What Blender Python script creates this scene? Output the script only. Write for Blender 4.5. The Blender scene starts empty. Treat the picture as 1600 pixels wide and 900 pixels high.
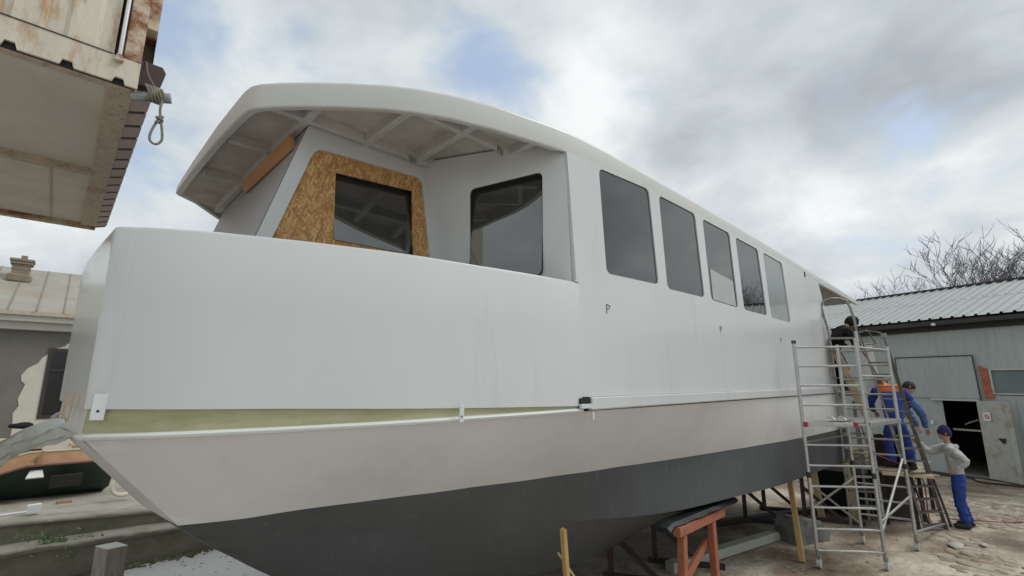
import bpy, bmesh, math, random
from mathutils import Vector, Matrix, Euler, noise
from mathutils.geometry import tessellate_polygon
random.seed(7)
R = math.radians
sc = bpy.context.scene
COL = sc.collection
EYE = 2.65          # the photographer stands raised: lens 2.65 m above the yard. All z below are measured from the lens; placed() adds EYE.

# ------------------------------------------------------------------ camera, sky, sun, exposure
PITCH, YAW = 11.012, 46.340
cam = bpy.data.cameras.new('camera'); camo = bpy.data.objects.new('camera', cam); COL.objects.link(camo)
cam.sensor_width = 36; cam.lens = 740.0/1600*36; cam.clip_start = 0.05; cam.clip_end = 3000
camo.location = (0, 0, EYE); camo.rotation_euler = (R(90+PITCH), 0, R(YAW-90))
sc.camera = camo

SUN_EL, SUN_AZ = 52.0, -38.0      # sun azimuth, degrees from +X anticlockwise
w = bpy.data.worlds.new('World'); sc.world = w; w.use_nodes = True
nt = w.node_tree; nt.nodes.clear()
def N(t, **k):
    n = nt.nodes.new(t)
    for a, b in k.items(): setattr(n, a, b)
    return n
def LK(a, b): nt.links.new(a, b)
def wmath(op, a, b=None, c=None, clamp=False):
    n = N('ShaderNodeMath', operation=op, use_clamp=clamp)
    for i, v in enumerate((a, b, c)):
        if v is None: continue
        if isinstance(v, (int, float)): n.inputs[i].default_value = v
        else: LK(v, n.inputs[i])
    return n.outputs[0]
out = N('ShaderNodeOutputWorld')
sky = N('ShaderNodeTexSky', sky_type='NISHITA'); sky.sun_disc = False
sky.sun_elevation = R(SUN_EL); sky.sun_rotation = R(90-SUN_AZ); sky.air_density = 1.0; sky.dust_density = 1.5
bg1 = N('ShaderNodeBackground'); bg1.inputs[1].default_value = 0.135
skc = N('ShaderNodeMixRGB', blend_type='MIX'); skc.inputs[0].default_value = 0.45; skc.inputs[2].default_value = (4.6, 5.6, 6.9, 1)
LK(sky.outputs[0], skc.inputs[1]); LK(skc.outputs[0], bg1.inputs[0])
tc = N('ShaderNodeTexCoord')
sep = N('ShaderNodeSeparateXYZ'); LK(tc.outputs['Generated'], sep.inputs[0])
zz = wmath('ADD', wmath('MAXIMUM', sep.outputs[2], 0.0), 0.36)
cx = wmath('DIVIDE', sep.outputs[0], zz); cy = wmath('DIVIDE', sep.outputs[1], zz)
comb = N('ShaderNodeCombineXYZ'); LK(cx, comb.inputs[0]); LK(cy, comb.inputs[1])
def wnoise(scale, detail, rough, dist, off):
    m = N('ShaderNodeMapping'); m.inputs['Location'].default_value = off; LK(comb.outputs[0], m.inputs[0])
    n = N('ShaderNodeTexNoise'); n.inputs['Scale'].default_value = scale; n.inputs['Detail'].default_value = detail
    n.inputs['Roughness'].default_value = rough; n.inputs['Distortion'].default_value = dist
    LK(m.outputs[0], n.inputs['Vector']); return n.outputs[0]
n_cov = wnoise(1.5, 7, .5, .25, (3.1, 7.7, 0))
n_shade = wnoise(1.3, 6, .5, .35, (11.3, 2.2, 4))
n_fine = wnoise(4.2, 8, .52, .35, (1.3, 5.2, 8))
# broad cloud banks: (direction, cos inner, gain) ; the sky really is brighter where thin cloud covers the sun
def bank(d, width):
    v = Vector(d).normalized()
    dp = N('ShaderNodeVectorMath', operation='DOT_PRODUCT'); LK(tc.outputs['Generated'], dp.inputs[0]); dp.inputs[1].default_value = v
    # gaussian-like lobe
    a = wmath('SUBTRACT', 1.0, dp.outputs['Value'])
    return wmath('EXPONENT', wmath('MULTIPLY', a, -1.0/width))
def pxdir(x, y):
    p, a = R(PITCH), R(YAW)
    F = Vector((math.cos(a)*math.cos(p), math.sin(a)*math.cos(p), math.sin(p))); Rt = Vector((math.sin(a), -math.cos(a), 0)); U = Rt.cross(F)
    return (F*740+Rt*(x-800)-U*(y-450)).normalized()
BRIGHT = [((905, 150), .006, .22), ((1290, 60), .004, .13), ((1290, 335), .010, .28), ((1500, 245), .006, .20), ((850, 30), .015, .14), ((870, 260), .012, .10), ((100, 400), .04, .12), ((1180, 300), .006, .12)]
DARK = [((1110, 90), .006, .13), ((1400, 150), .012, .20), ((1040, 205), .004, .10), ((1235, 215), .003, .12), ((1500, 385), .006, .16), ((1550, 60), .02, .10)]
BLUE = [((715, 60), .0040, .48), ((790, 110), .004, .28), ((590, 60), .010, .26), ((320, 50), .018, .42), ((1425, 225), .0014, .30), ((1010, 180), .003, .25)]
def total(lst, base):
    acc = base
    for (p, wd, g) in lst:
        acc = wmath('ADD', acc, wmath('MULTIPLY', bank(pxdir(*p), wd), g))
    return acc
cov = wmath('SUBTRACT', wmath('ADD', n_cov, wmath('MULTIPLY', wmath('SUBTRACT', n_fine, .5), 1.5)), total(BLUE, -0.24))
covr = N('ShaderNodeMapRange'); covr.interpolation_type = 'SMOOTHSTEP'; covr.inputs[1].default_value = .10; covr.inputs[2].default_value = .66; LK(cov, covr.inputs[0])
n_mid = wnoise(2.1, 9, .55, .5, (6.3, 1.2, 2))
sh = wmath('ADD', wmath('ADD', wmath('MULTIPLY', n_shade, .60), wmath('MULTIPLY', n_mid, .75)), wmath('MULTIPLY', n_fine, .65)); sh = wmath('SUBTRACT', sh, .29)
sh = wmath('ADD', sh, total(BRIGHT, -0.20)); sh = wmath('SUBTRACT', sh, total(DARK, 0.0))
ramp = N('ShaderNodeValToRGB'); e = ramp.color_ramp.elements
e[0].position = .24; e[0].color = (.40, .435, .465, 1); e[1].position = .80; e[1].color = (.86, .885, .885, 1)
m_ = e.new(.40); m_.color = (.51, .56, .59, 1); m_ = e.new(.58); m_.color = (.65, .70, .72, 1)
LK(sh, ramp.inputs[0])
bg2 = N('ShaderNodeBackground'); LK(ramp.outputs[0], bg2.inputs[0]); bg2.inputs[1].default_value = 1.0
mix = N('ShaderNodeMixShader'); LK(covr.outputs[0], mix.inputs[0]); LK(bg1.outputs[0], mix.inputs[1]); LK(bg2.outputs[0], mix.inputs[2]); LK(mix.outputs[0], out.inputs[0])
sun = bpy.data.lights.new('sun', 'SUN'); sun.energy = 1.5; sun.angle = R(22); sun.color = (1, .965, .92)
suno = bpy.data.objects.new('sun', sun); COL.objects.link(suno); suno.location = (0, 0, 30)
sd = Vector((math.cos(R(SUN_AZ))*math.cos(R(SUN_EL)), math.sin(R(SUN_AZ))*math.cos(R(SUN_EL)), math.sin(R(SUN_EL))))
suno.rotation_euler = sd.to_track_quat('Z', 'Y').to_euler()
sc.view_settings.view_transform = 'Standard'; sc.view_settings.look = 'None'; sc.view_settings.exposure = 0.12; sc.view_settings.gamma = 1

# ------------------------------------------------------------------ materials
def mat(name, col, rough=.6, metal=0, var=.12, vscale=3.0, bump=0, bscale=60, spec=.5, stretch=(1, 1, 1), col2=None, c2t=(.5, .7), c2scale=1.5, coat=0, coord='Object', stretch2=None, rvar=0):
    """principled with two layers of procedural variation: soft tone variation, and patches of a second colour"""
    m = bpy.data.materials.new(name); m.use_nodes = True; t = m.node_tree; b = t.nodes['Principled BSDF']
    b.inputs['Roughness'].default_value = rough; b.inputs['Metallic'].default_value = metal; b.inputs['Specular IOR Level'].default_value = spec
    b.inputs['Coat Weight'].default_value = coat; b.inputs['Coat Roughness'].default_value = .08
    tcn = t.nodes.new('ShaderNodeTexCoord'); mp = t.nodes.new('ShaderNodeMapping'); mp.inputs['Scale'].default_value = stretch
    t.links.new(tcn.outputs[coord], mp.inputs[0])
    n = t.nodes.new('ShaderNodeTexNoise'); n.inputs['Scale'].default_value = vscale; n.inputs['Detail'].default_value = 6; n.inputs['Roughness'].default_value = .62
    t.links.new(mp.outputs[0], n.inputs['Vector'])
    rp = t.nodes.new('ShaderNodeValToRGB'); el = rp.color_ramp.elements
    el[0].position = .25; el[1].position = .75
    el[0].color = tuple(max(0, c*(1-var)) for c in col)+(1,); el[1].color = tuple(min(1, c*(1+var)) for c in col)+(1,)
    t.links.new(n.outputs[0], rp.inputs[0]); last = rp.outputs[0]
    if col2:
        mp2 = t.nodes.new('ShaderNodeMapping'); mp2.inputs['Scale'].default_value = stretch2 or stretch; mp2.inputs['Location'].default_value = (5.1, 2.3, 9.7)
        t.links.new(tcn.outputs[coord], mp2.inputs[0])
        n2 = t.nodes.new('ShaderNodeTexNoise'); n2.inputs['Scale'].default_value = c2scale; n2.inputs['Detail'].default_value = 8; n2.inputs['Roughness'].default_value = .65
        t.links.new(mp2.outputs[0], n2.inputs['Vector'])
        r2 = t.nodes.new('ShaderNodeMapRange'); r2.inputs[1].default_value = c2t[0]; r2.inputs[2].default_value = c2t[1]; t.links.new(n2.outputs[0], r2.inputs[0])
        mx = t.nodes.new('ShaderNodeMixRGB'); t.links.new(r2.outputs[0], mx.inputs[0]); t.links.new(last, mx.inputs[1]); mx.inputs[2].default_value = tuple(col2)+(1,)
        last = mx.outputs[0]
    t.links.new(last, b.inputs['Base Color'])
    if rvar:
        rr = t.nodes.new('ShaderNodeMapRange'); rr.inputs[3].default_value = max(0, rough-rvar); rr.inputs[4].default_value = min(1, rough+rvar); t.links.new(n.outputs[0], rr.inputs[0]); t.links.new(rr.outputs[0], b.inputs['Roughness'])
    if bump:
        n3 = t.nodes.new('ShaderNodeTexNoise'); n3.inputs['Scale'].default_value = bscale; n3.inputs['Detail'].default_value = 5
        t.links.new(mp.outputs[0], n3.inputs['Vector'])
        bp = t.nodes.new('ShaderNodeBump'); bp.inputs['Strength'].default_value = bump; bp.inputs['Distance'].default_value = .02
        t.links.new(n3.outputs[0], bp.inputs['Height']); t.links.new(bp.outputs[0], b.inputs['Normal'])
    return m
M = {}
M['gelcoat'] = mat('gelcoat_white', (.635, .655, .66), .20, var=.035, vscale=1.2, stretch=(1, 1, .35), col2=(.50, .505, .50), c2t=(.57, .92), c2scale=1.6, stretch2=(2.2, 2.2, .22), spec=.5, bump=.10, bscale=.9, rvar=.06)
M['primer'] = mat('hull_primer', (.68, .672, .668), .38, var=.05, vscale=.9, col2=(.575, .565, .555), c2t=(.5, .8), c2scale=1.1, stretch2=(1.6, 1.6, .35), bump=.03, bscale=3)
M['antifoul'] = mat('antifouling', (.078, .082, .088), .5, var=.16, vscale=1.2, col2=(.15, .15, .15), c2t=(.58, .86), c2scale=2.6, stretch2=(7, 7, .35), spec=.4)
M['green_glass'] = mat('raw_laminate', (.41, .40, .25), .6, var=.12, vscale=4, col2=(.31, .32, .15), c2t=(.45, .7), c2scale=3, stretch2=(1, 1, 4))
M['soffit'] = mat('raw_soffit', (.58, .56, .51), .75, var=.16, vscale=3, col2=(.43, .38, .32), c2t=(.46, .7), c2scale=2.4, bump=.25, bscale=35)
M['soffit_beam'] = mat('raw_beam', (.56, .55, .53), .7, var=.12, vscale=6, bump=.2, bscale=40)
M['roof_paint'] = mat('roof_paint', (.65, .66, .64), .32, var=.03, vscale=2, col2=(.60, .60, .56), c2t=(.55, .85), c2scale=2)
M['grey_panel'] = mat('grey_blank_panel', (.42, .42, .42), .5, var=.06, vscale=2)
M['sheet_grey'] = mat('masking_grey', (.44, .45, .44), .35, var=.08, vscale=4)
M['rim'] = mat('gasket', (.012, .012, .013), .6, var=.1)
M['wood'] = mat('fresh_timber', (.52, .33, .13), .65, var=.2, vscale=14, stretch=(1, 1, .12), col2=(.36, .2, .08), c2t=(.55, .8), c2scale=8)
M['plank'] = mat('orange_plank', (.50, .25, .115), .6, var=.15, vscale=12, stretch=(1, .1, 1))
M['ply'] = mat('plywood', (.55, .42, .27), .65, var=.15, vscale=10)
M['rustpaint'] = mat('red_oxide', (.36, .125, .07), .6, var=.18, vscale=9, col2=(.2, .065, .04), c2t=(.5, .75), c2scale=7, bump=.15, bscale=40)
M['darksteel'] = mat('dark_steel', (.035, .022, .02), .6, var=.3, vscale=8, col2=(.1, .035, .025), c2t=(.55, .8))
M['alu'] = mat('aluminium', (.50, .51, .50), .38, metal=.75, var=.15, vscale=9, rvar=.12, col2=(.33, .32, .30), c2t=(.55, .8), c2scale=9)
M['alu_dull'] = mat('dull_aluminium', (.30, .29, .27), .55, metal=.5, var=.2, vscale=8, col2=(.16, .13, .11), c2t=(.5, .8), c2scale=7)
M['ladder_dark'] = mat('weathered_dark_aluminium', (.14, .125, .11), .5, metal=.4, var=.25, vscale=8)
M['redcap'] = mat('red_plastic', (.35, .04, .05), .5)
M['rubber'] = mat('rubber', (.03, .03, .03), .7)
M['castor'] = mat('castor_grey', (.45, .45, .42), .5)
M['white_paint'] = mat('white_board', (.72, .73, .72), .5, var=.05, vscale=4, col2=(.55, .55, .53), c2t=(.6, .85), c2scale=3)
M['cont'] = mat('container_paint', (.60, .565, .47), .55, var=.14, vscale=3.2, stretch=(1.6, 1.6, .5), col2=(.42, .24, .10), c2t=(.53, .70), c2scale=2.8, stretch2=(3.4, 3.4, .8), bump=.12, bscale=30)
M['cont_rust'] = mat('container_rusty_frame', (.55, .46, .35), .7, var=.14, vscale=7, col2=(.24, .085, .03), c2t=(.44, .60), c2scale=5.5, bump=.3, bscale=50)
M['cont_floor'] = mat('container_underside', (.65, .63, .575), .8, var=.10, vscale=1.6, col2=(.56, .48, .39), c2t=(.52, .8), c2scale=2.2)
M['cont_rail'] = mat('container_rail', (.52, .45, .37), .8, var=.2, vscale=14, col2=(.24, .15, .10), c2t=(.55, .75), c2scale=14, bump=.4, bscale=60)
M['cont_pink'] = mat('container_side_pale', (.50, .41, .39), .6, var=.12, vscale=6, col2=(.3, .18, .14), c2t=(.6, .8), c2scale=6)
M['chrome'] = mat('galvanised_rod', (.7, .7, .7), .25, metal=.9, var=.1)
M['darkbrown'] = mat('dark_brown_paint', (.055, .03, .03), .5, var=.2)
M['galv'] = mat('galvanised', (.35, .37, .38), .5, metal=.5, var=.2, vscale=10)
M['rope'] = mat('old_rope', (.25, .235, .19), .9, var=.3, vscale=60, bump=.5, bscale=150)
M['shed_wall'] = mat('shed_sheet', (.39, .425, .42), .5, var=.07, vscale=3, stretch=(1, 1, .3), col2=(.28, .31, .30), c2t=(.5, .8), c2scale=4, stretch2=(5, 5, .35))
M['shed_roof'] = mat('shed_roof_sheet', (.41, .435, .425), .5, metal=.1, var=.06, vscale=2, col2=(.34, .36, .34), c2t=(.5, .85), c2scale=2.5)
M['shed_dark'] = mat('shed_gutter_dark', (.035, .033, .032), .7, var=.2)
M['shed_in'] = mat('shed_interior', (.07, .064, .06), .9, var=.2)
M['shed_door'] = mat('dented_door', (.42, .42, .38), .5, var=.1, vscale=4, col2=(.28, .22, .17), c2t=(.52, .75), c2scale=3.5, bump=.25, bscale=7)
M['orange_post'] = mat('rust_orange_post', (.42, .12, .06), .7, var=.2, vscale=8, col2=(.16, .05, .03), c2t=(.5, .7), c2scale=8)
M['pale_sign'] = mat('sign_white', (.72, .70, .68), .5, var=.04)
M['sign_red'] = mat('sign_red', (.45, .08, .09), .5, var=.1)
M['house_wall'] = mat('grey_render', (.185, .178, .155), .9, var=.16, vscale=1.6, col2=(.21, .20, .18), c2t=(.5, .8), c2scale=1.3, bump=.2, bscale=25)
M['plaster'] = mat('cream_plaster', (.62, .59, .51), .85, var=.07, vscale=3, bump=.15, bscale=14)
M['cornice'] = mat('cornice_white', (.52, .51, .47), .8, var=.08, vscale=4)
M['house_roof'] = mat('tin_roof', (.33, .315, .265), .6, var=.16, vscale=1.2, col2=(.35, .23, .14), c2t=(.52, .75), c2scale=1.3, stretch2=(1, 1, 1.5))
M['chimney'] = mat('chimney_render', (.26, .22, .165), .9, var=.2, vscale=7, bump=.3, bscale=25)
M['window_dark'] = mat('dark_window', (.02, .02, .022), .15, var=.1)
M['frame_brown'] = mat('brown_frame', (.05, .042, .036), .6)
M['concrete'] = mat('quay_concrete', (.36, .335, .28), .9, var=.16, vscale=2.2, col2=(.22, .205, .15), c2t=(.48, .75), c2scale=2.6, bump=.35, bscale=18)
M['concrete_face'] = mat('quay_face', (.20, .18, .135), .95, var=.2, vscale=2, col2=(.11, .12, .075), c2t=(.45, .7), c2scale=2.2, stretch2=(1, 1, 1.6), bump=.4, bscale=16)
M['concrete_dark'] = mat('chipped_block', (.20, .195, .185), .9, var=.2, vscale=5, col2=(.10, .10, .10), c2t=(.45, .6), c2scale=3, bump=.4, bscale=16)
M['old_wood'] = mat('weathered_post', (.30, .27, .23), .85, var=.18, vscale=10, stretch=(3, 3, .4), col2=(.14, .12, .10), c2t=(.5, .7), c2scale=8, bump=.4, bscale=30)
M['pale_top'] = mat('post_end_grain', (.55, .53, .48), .8, var=.12, vscale=8)
M['boat_green'] = mat('boat_green', (.022, .045, .032), .45, var=.25, vscale=3, col2=(.06, .075, .06), c2t=(.5, .8))
M['boat_brown'] = mat('boat_varnish', (.36, .20, .095), .5, var=.2, vscale=5, col2=(.24, .13, .07), c2t=(.5, .75), c2scale=4)
M['boat_rail'] = mat('boat_rail', (.36, .18, .13), .55, var=.15, vscale=5)
M['boat_cream'] = mat('boat_cream', (.50, .47, .34), .6, var=.1)
M['yellow_timber'] = mat('sawn_timber', (.62, .50, .28), .7, var=.15, vscale=8)
M['sheet_plastic'] = mat('plastic_sheet', (.52, .56, .55), .3, var=.14, vscale=4, bump=.3, bscale=9)
M['black'] = mat('black_cloth', (.010, .010, .012), .8, var=.3, vscale=12, spec=.3)
M['navy'] = mat('navy_knit', (.022, .022, .07), .9, var=.3, vscale=30, bump=.4, bscale=90)
M['blue_work'] = mat('blue_workwear', (.018, .05, .26), .8, var=.25, vscale=12, col2=(.012, .03, .15), c2t=(.5, .75), c2scale=9, bump=.35, bscale=16)
M['blue_faded'] = mat('faded_blue_jacket', (.07, .13, .30), .85, var=.25, vscale=10, bump=.35, bscale=16)
M['hoodie'] = mat('grey_hoodie', (.46, .47, .45), .9, var=.12, vscale=9, col2=(.26, .25, .24), c2t=(.58, .75), c2scale=5, bump=.4, bscale=14)
M['orange'] = mat('orange_cloth', (.75, .17, .04), .8, var=.12, vscale=10)
M['pink'] = mat('pale_pink_cloth', (.50, .27, .24), .85, var=.12, vscale=10)
M['skin'] = mat('skin', (.46, .25, .18), .55, var=.08, vscale=20)
M['hair'] = mat('dark_hair', (.018, .013, .012), .7, var=.3, vscale=40)
M['shoe'] = mat('black_shoes', (.015, .014, .014), .6)
M['bark'] = mat('bark', (.15, .135, .15), .9, var=.2, vscale=6)
M['leaf'] = mat('weed_leaf', (.17, .24, .12), .7, var=.35, vscale=12)
M['moss'] = mat('moss', (.10, .11, .05), .95, var=.3, vscale=9, col2=(.22, .20, .14), c2t=(.45, .6), c2scale=6, bump=.5, bscale=30)
M['stone'] = mat('yard_stone', (.37, .325, .255), .9, var=.16, vscale=5, col2=(.22, .17, .13), c2t=(.5, .7), c2scale=4, bump=.4, bscale=22)
M['stone_pale'] = mat('yard_stone_pale', (.46, .42, .34), .9, var=.15, vscale=6, col2=(.3, .25, .19), c2t=(.5, .7), c2scale=5, bump=.4, bscale=22)
M['stone_brown'] = mat('yard_stone_brown', (.29, .215, .16), .9, var=.18, vscale=6, col2=(.36, .31, .25), c2t=(.5, .7), c2scale=4, bump=.4, bscale=22)
M['rubble'] = mat('pale_rubble', (.45, .42, .37), .9, var=.15, vscale=6)
M['tarp_white'] = mat('white_tarp', (.70, .70, .68), .5, var=.06, vscale=6, bump=.4, bscale=9)
M['ring_white'] = mat('ring_white', (.66, .62, .52), .5, var=.1)
M['brick'] = mat('brick_red', (.36, .22, .16), .85)
M['mark'] = mat('pencil_mark', (.10, .10, .10), .7)
M['green_beam'] = mat('pale_green_beam', (.40, .41, .335), .75, var=.1, vscale=3, col2=(.26, .25, .2), c2t=(.55, .8), c2scale=3)
M['pad'] = mat('rubber_pad', (.012, .015, .017), .35, var=.3, vscale=8)

def glass_mat(name, tint, spec, rough=.03, ior=1.9, wav=0.0):
    m = bpy.data.materials.new(name); m.use_nodes = True; t = m.node_tree; b = t.nodes['Principled BSDF']
    n = t.nodes.new('ShaderNodeTexNoise'); n.inputs['Scale'].default_value = 1.3; n.inputs['Detail'].default_value = 3
    tcn = t.nodes.new('ShaderNodeTexCoord'); t.links.new(tcn.outputs['Object'], n.inputs['Vector'])
    rp = t.nodes.new('ShaderNodeValToRGB'); rp.color_ramp.elements[0].color = tuple(c*.7 for c in tint)+(1,); rp.color_ramp.elements[1].color = tuple(c*1.3 for c in tint)+(1,)
    t.links.new(n.outputs[0], rp.inputs[0]); t.links.new(rp.outputs[0], b.inputs['Base Color'])
    b.inputs['Roughness'].default_value = rough; b.inputs['IOR'].default_value = ior; b.inputs['Specular IOR Level'].default_value = spec
    if wav:
        bp = t.nodes.new('ShaderNodeBump'); bp.inputs['Strength'].default_value = wav; bp.inputs['Distance'].default_value = .01
        t.links.new(n.outputs[0], bp.inputs['Height']); t.links.new(bp.outputs[0], b.inputs['Normal'])
    return m
M['pane'] = glass_mat('tinted_pane', (.020, .024, .027), .5, .02, 1.85, .06)
M['pane_sky'] = glass_mat('frosted_sky_pane', (.24, .29, .28), .5, .12, 1.6)  # frosted pane; the brighter sky it mirrors is put into the tint
M['pane_shed'] = glass_mat('shed_pane', (.17, .22, .22), .5, .12, 1.5)

M['pane_clear'] = glass_mat('mirror_tinted_pane', (.040, .041, .038), .5, .03, 2.35, .03)
# OSB: layered strands from stretched voronoi
def osb():
    m = bpy.data.materials.new('osb_board'); m.use_nodes = True; t = m.node_tree; b = t.nodes['Principled BSDF']; b.inputs['Roughness'].default_value = .7
    tcn = t.nodes.new('ShaderNodeTexCoord'); last = None
    for i, (ang, sx, sz, col) in enumerate([(0, 15, 80, None), (38, 14, 66, None), (-50, 16, 75, None), (75, 15, 70, None)]):
        mp = t.nodes.new('ShaderNodeMapping'); mp.inputs['Rotation'].default_value = (0, R(ang), 0); mp.inputs['Location'].default_value = (i*3.1, 0, i*1.7)
        t.links.new(tcn.outputs['Object'], mp.inputs[0])
        mp2 = t.nodes.new('ShaderNodeMapping'); mp2.inputs['Scale'].default_value = (sx, 1, sz); t.links.new(mp.outputs[0], mp2.inputs[0])
        v = t.nodes.new('ShaderNodeTexVoronoi'); v.inputs['Scale'].default_value = 1.0; t.links.new(mp2.outputs[0], v.inputs['Vector'])
        s = t.nodes.new('ShaderNodeSeparateColor'); t.links.new(v.outputs['Color'], s.inputs[0])
        rp = t.nodes.new('ShaderNodeValToRGB'); e = rp.color_ramp.elements
        e[0].color = (.36, .18, .065, 1); e[1].color = (.72, .47, .21, 1); q = e.new(.55); q.color = (.53, .285, .105, 1)
        t.links.new(s.outputs[0], rp.inputs[0])
        if last is None: last = rp.outputs[0]
        else:
            mk = t.nodes.new('ShaderNodeMath'); mk.operation = 'GREATER_THAN'; mk.inputs[1].default_value = .62; t.links.new(s.outputs[1], mk.inputs[0])
            mx = t.nodes.new('ShaderNodeMixRGB'); t.links.new(mk.outputs[0], mx.inputs[0]); t.links.new(last, mx.inputs[1]); t.links.new(rp.outputs[0], mx.inputs[2]); last = mx.outputs[0]
    t.links.new(last, b.inputs['Base Color']); return m
M['osb'] = osb()

# ground: damp packed earth and worn paving, pale grinding dust near the bow
def ground_mat():
    m = bpy.data.materials.new('yard_ground'); m.use_nodes = True; t = m.node_tree; b = t.nodes['Principled BSDF']
    tcn = t.nodes.new('ShaderNodeNewGeometry')
    def noi(sc_, det, rg, loc=(0, 0, 0), scl=(1, 1, 1)):
        mp = t.nodes.new('ShaderNodeMapping'); mp.inputs['Location'].default_value = loc; mp.inputs['Scale'].default_value = scl; t.links.new(tcn.outputs['Position'], mp.inputs[0])
        n = t.nodes.new('ShaderNodeTexNoise'); n.inputs['Scale'].default_value = sc_; n.inputs['Detail'].default_value = det; n.inputs['Roughness'].default_value = rg
        t.links.new(mp.outputs[0], n.inputs['Vector']); return n.outputs[0]
    def ramp_(src, stops):
        rp = t.nodes.new('ShaderNodeValToRGB'); e = rp.color_ramp.elements
        e[0].position, e[0].color = stops[0][0], stops[0][1]+(1,); e[1].position, e[1].color = stops[-1][0], stops[-1][1]+(1,)
        for p, c in stops[1:-1]: q = e.new(p); q.color = c+(1,)
        t.links.new(src, rp.inputs[0]); return rp.outputs[0]
    base = ramp_(noi(.55, 10, .66), [(.36, (.13, .098, .066)), (.47, (.27, .212, .15)), (.54, (.43, .37, .28)), (.64, (.60, .545, .44))])
    fine = noi(14, 8, .7)
    mx = t.nodes.new('ShaderNodeMixRGB'); mx.blend_type = 'OVERLAY'; mx.inputs[0].default_value = .75; t.links.new(base, mx.inputs[1]); t.links.new(fine, mx.inputs[2])
    # reddish brick dust
    r = t.nodes.new('ShaderNodeMapRange'); r.inputs[1].default_value = .58; r.inputs[2].default_value = .72; t.links.new(noi(1.1, 8, .6, (9, 3, 1)), r.inputs[0])
    mx2 = t.nodes.new('ShaderNodeMixRGB'); t.links.new(r.outputs[0], mx2.inputs[0]); t.links.new(mx.outputs[0], mx2.inputs[1]); mx2.inputs[2].default_value = (.34, .21, .165, 1)
    # pale dust spilled round the bow (a patch with its own shape), plus an added bounce patch
    sp = t.nodes.new('ShaderNodeSeparateXYZ'); t.links.new(tcn.outputs['Position'], sp.inputs[0])
    def mth(op, a, c):
        n = t.nodes.new('ShaderNodeMath'); n.operation = op
        for i, v in enumerate((a, c)):
            if isinstance(v, (int, float)): n.inputs[i].default_value = v
            else: t.links.new(v, n.inputs[i])
        return n.outputs[0]
    ddx = mth('SUBTRACT', sp.outputs[0], 0.5); ddy = mth('SUBTRACT', sp.outputs[1], .6); bounce_d2 = mth('ADD', mth('MULTIPLY', mth('MULTIPLY', ddx, ddx), .040), mth('MULTIPLY', mth('MULTIPLY', ddy, ddy), .05))  # second pale patch, added out of view to bounce light onto the hull
    dx = mth('SUBTRACT', sp.outputs[0], 2.0); dy = mth('SUBTRACT', sp.outputs[1], 8.4)
    d2 = mth('ADD', mth('MULTIPLY', mth('MULTIPLY', dx, dx), .10), mth('MULTIPLY', mth('MULTIPLY', dy, dy), .35))
    e2 = mth('SUBTRACT', mth('ADD', noi(2.3, 9, .7, (4, 4, 0), (1, 2.2, 1)), .32), mth('MINIMUM', d2, bounce_d2))
    r3 = t.nodes.new('ShaderNodeMapRange'); r3.inputs[1].default_value = .32; r3.inputs[2].default_value = .5; t.links.new(e2, r3.inputs[0])
    mx3 = t.nodes.new('ShaderNodeMixRGB'); t.links.new(r3.outputs[0], mx3.inputs[0]); t.links.new(mx2.outputs[0], mx3.inputs[1]); mx3.inputs[2].default_value = (.60, .585, .55, 1)
    t.links.new(mx3.outputs[0], b.inputs['Base Color'])
    rr = t.nodes.new('ShaderNodeMapRange'); rr.inputs[1].default_value = .35; rr.inputs[2].default_value = .65; rr.inputs[3].default_value = .45; rr.inputs[4].default_value = .92
    t.links.new(noi(.55, 10, .66), rr.inputs[0]); t.links.new(rr.outputs[0], b.inputs['Roughness'])
    bp = t.nodes.new('ShaderNodeBump'); bp.inputs['Strength'].default_value = .6; bp.inputs['Distance'].default_value = .03
    ad = mth('ADD', mth('MULTIPLY', noi(5, 10, .7), 1.0), mth('MULTIPLY', noi(26, 6, .6), .3)); t.links.new(ad, bp.inputs['Height']); t.links.new(bp.outputs[0], b.inputs['Normal'])
    return m
M['ground'] = ground_mat()

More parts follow.
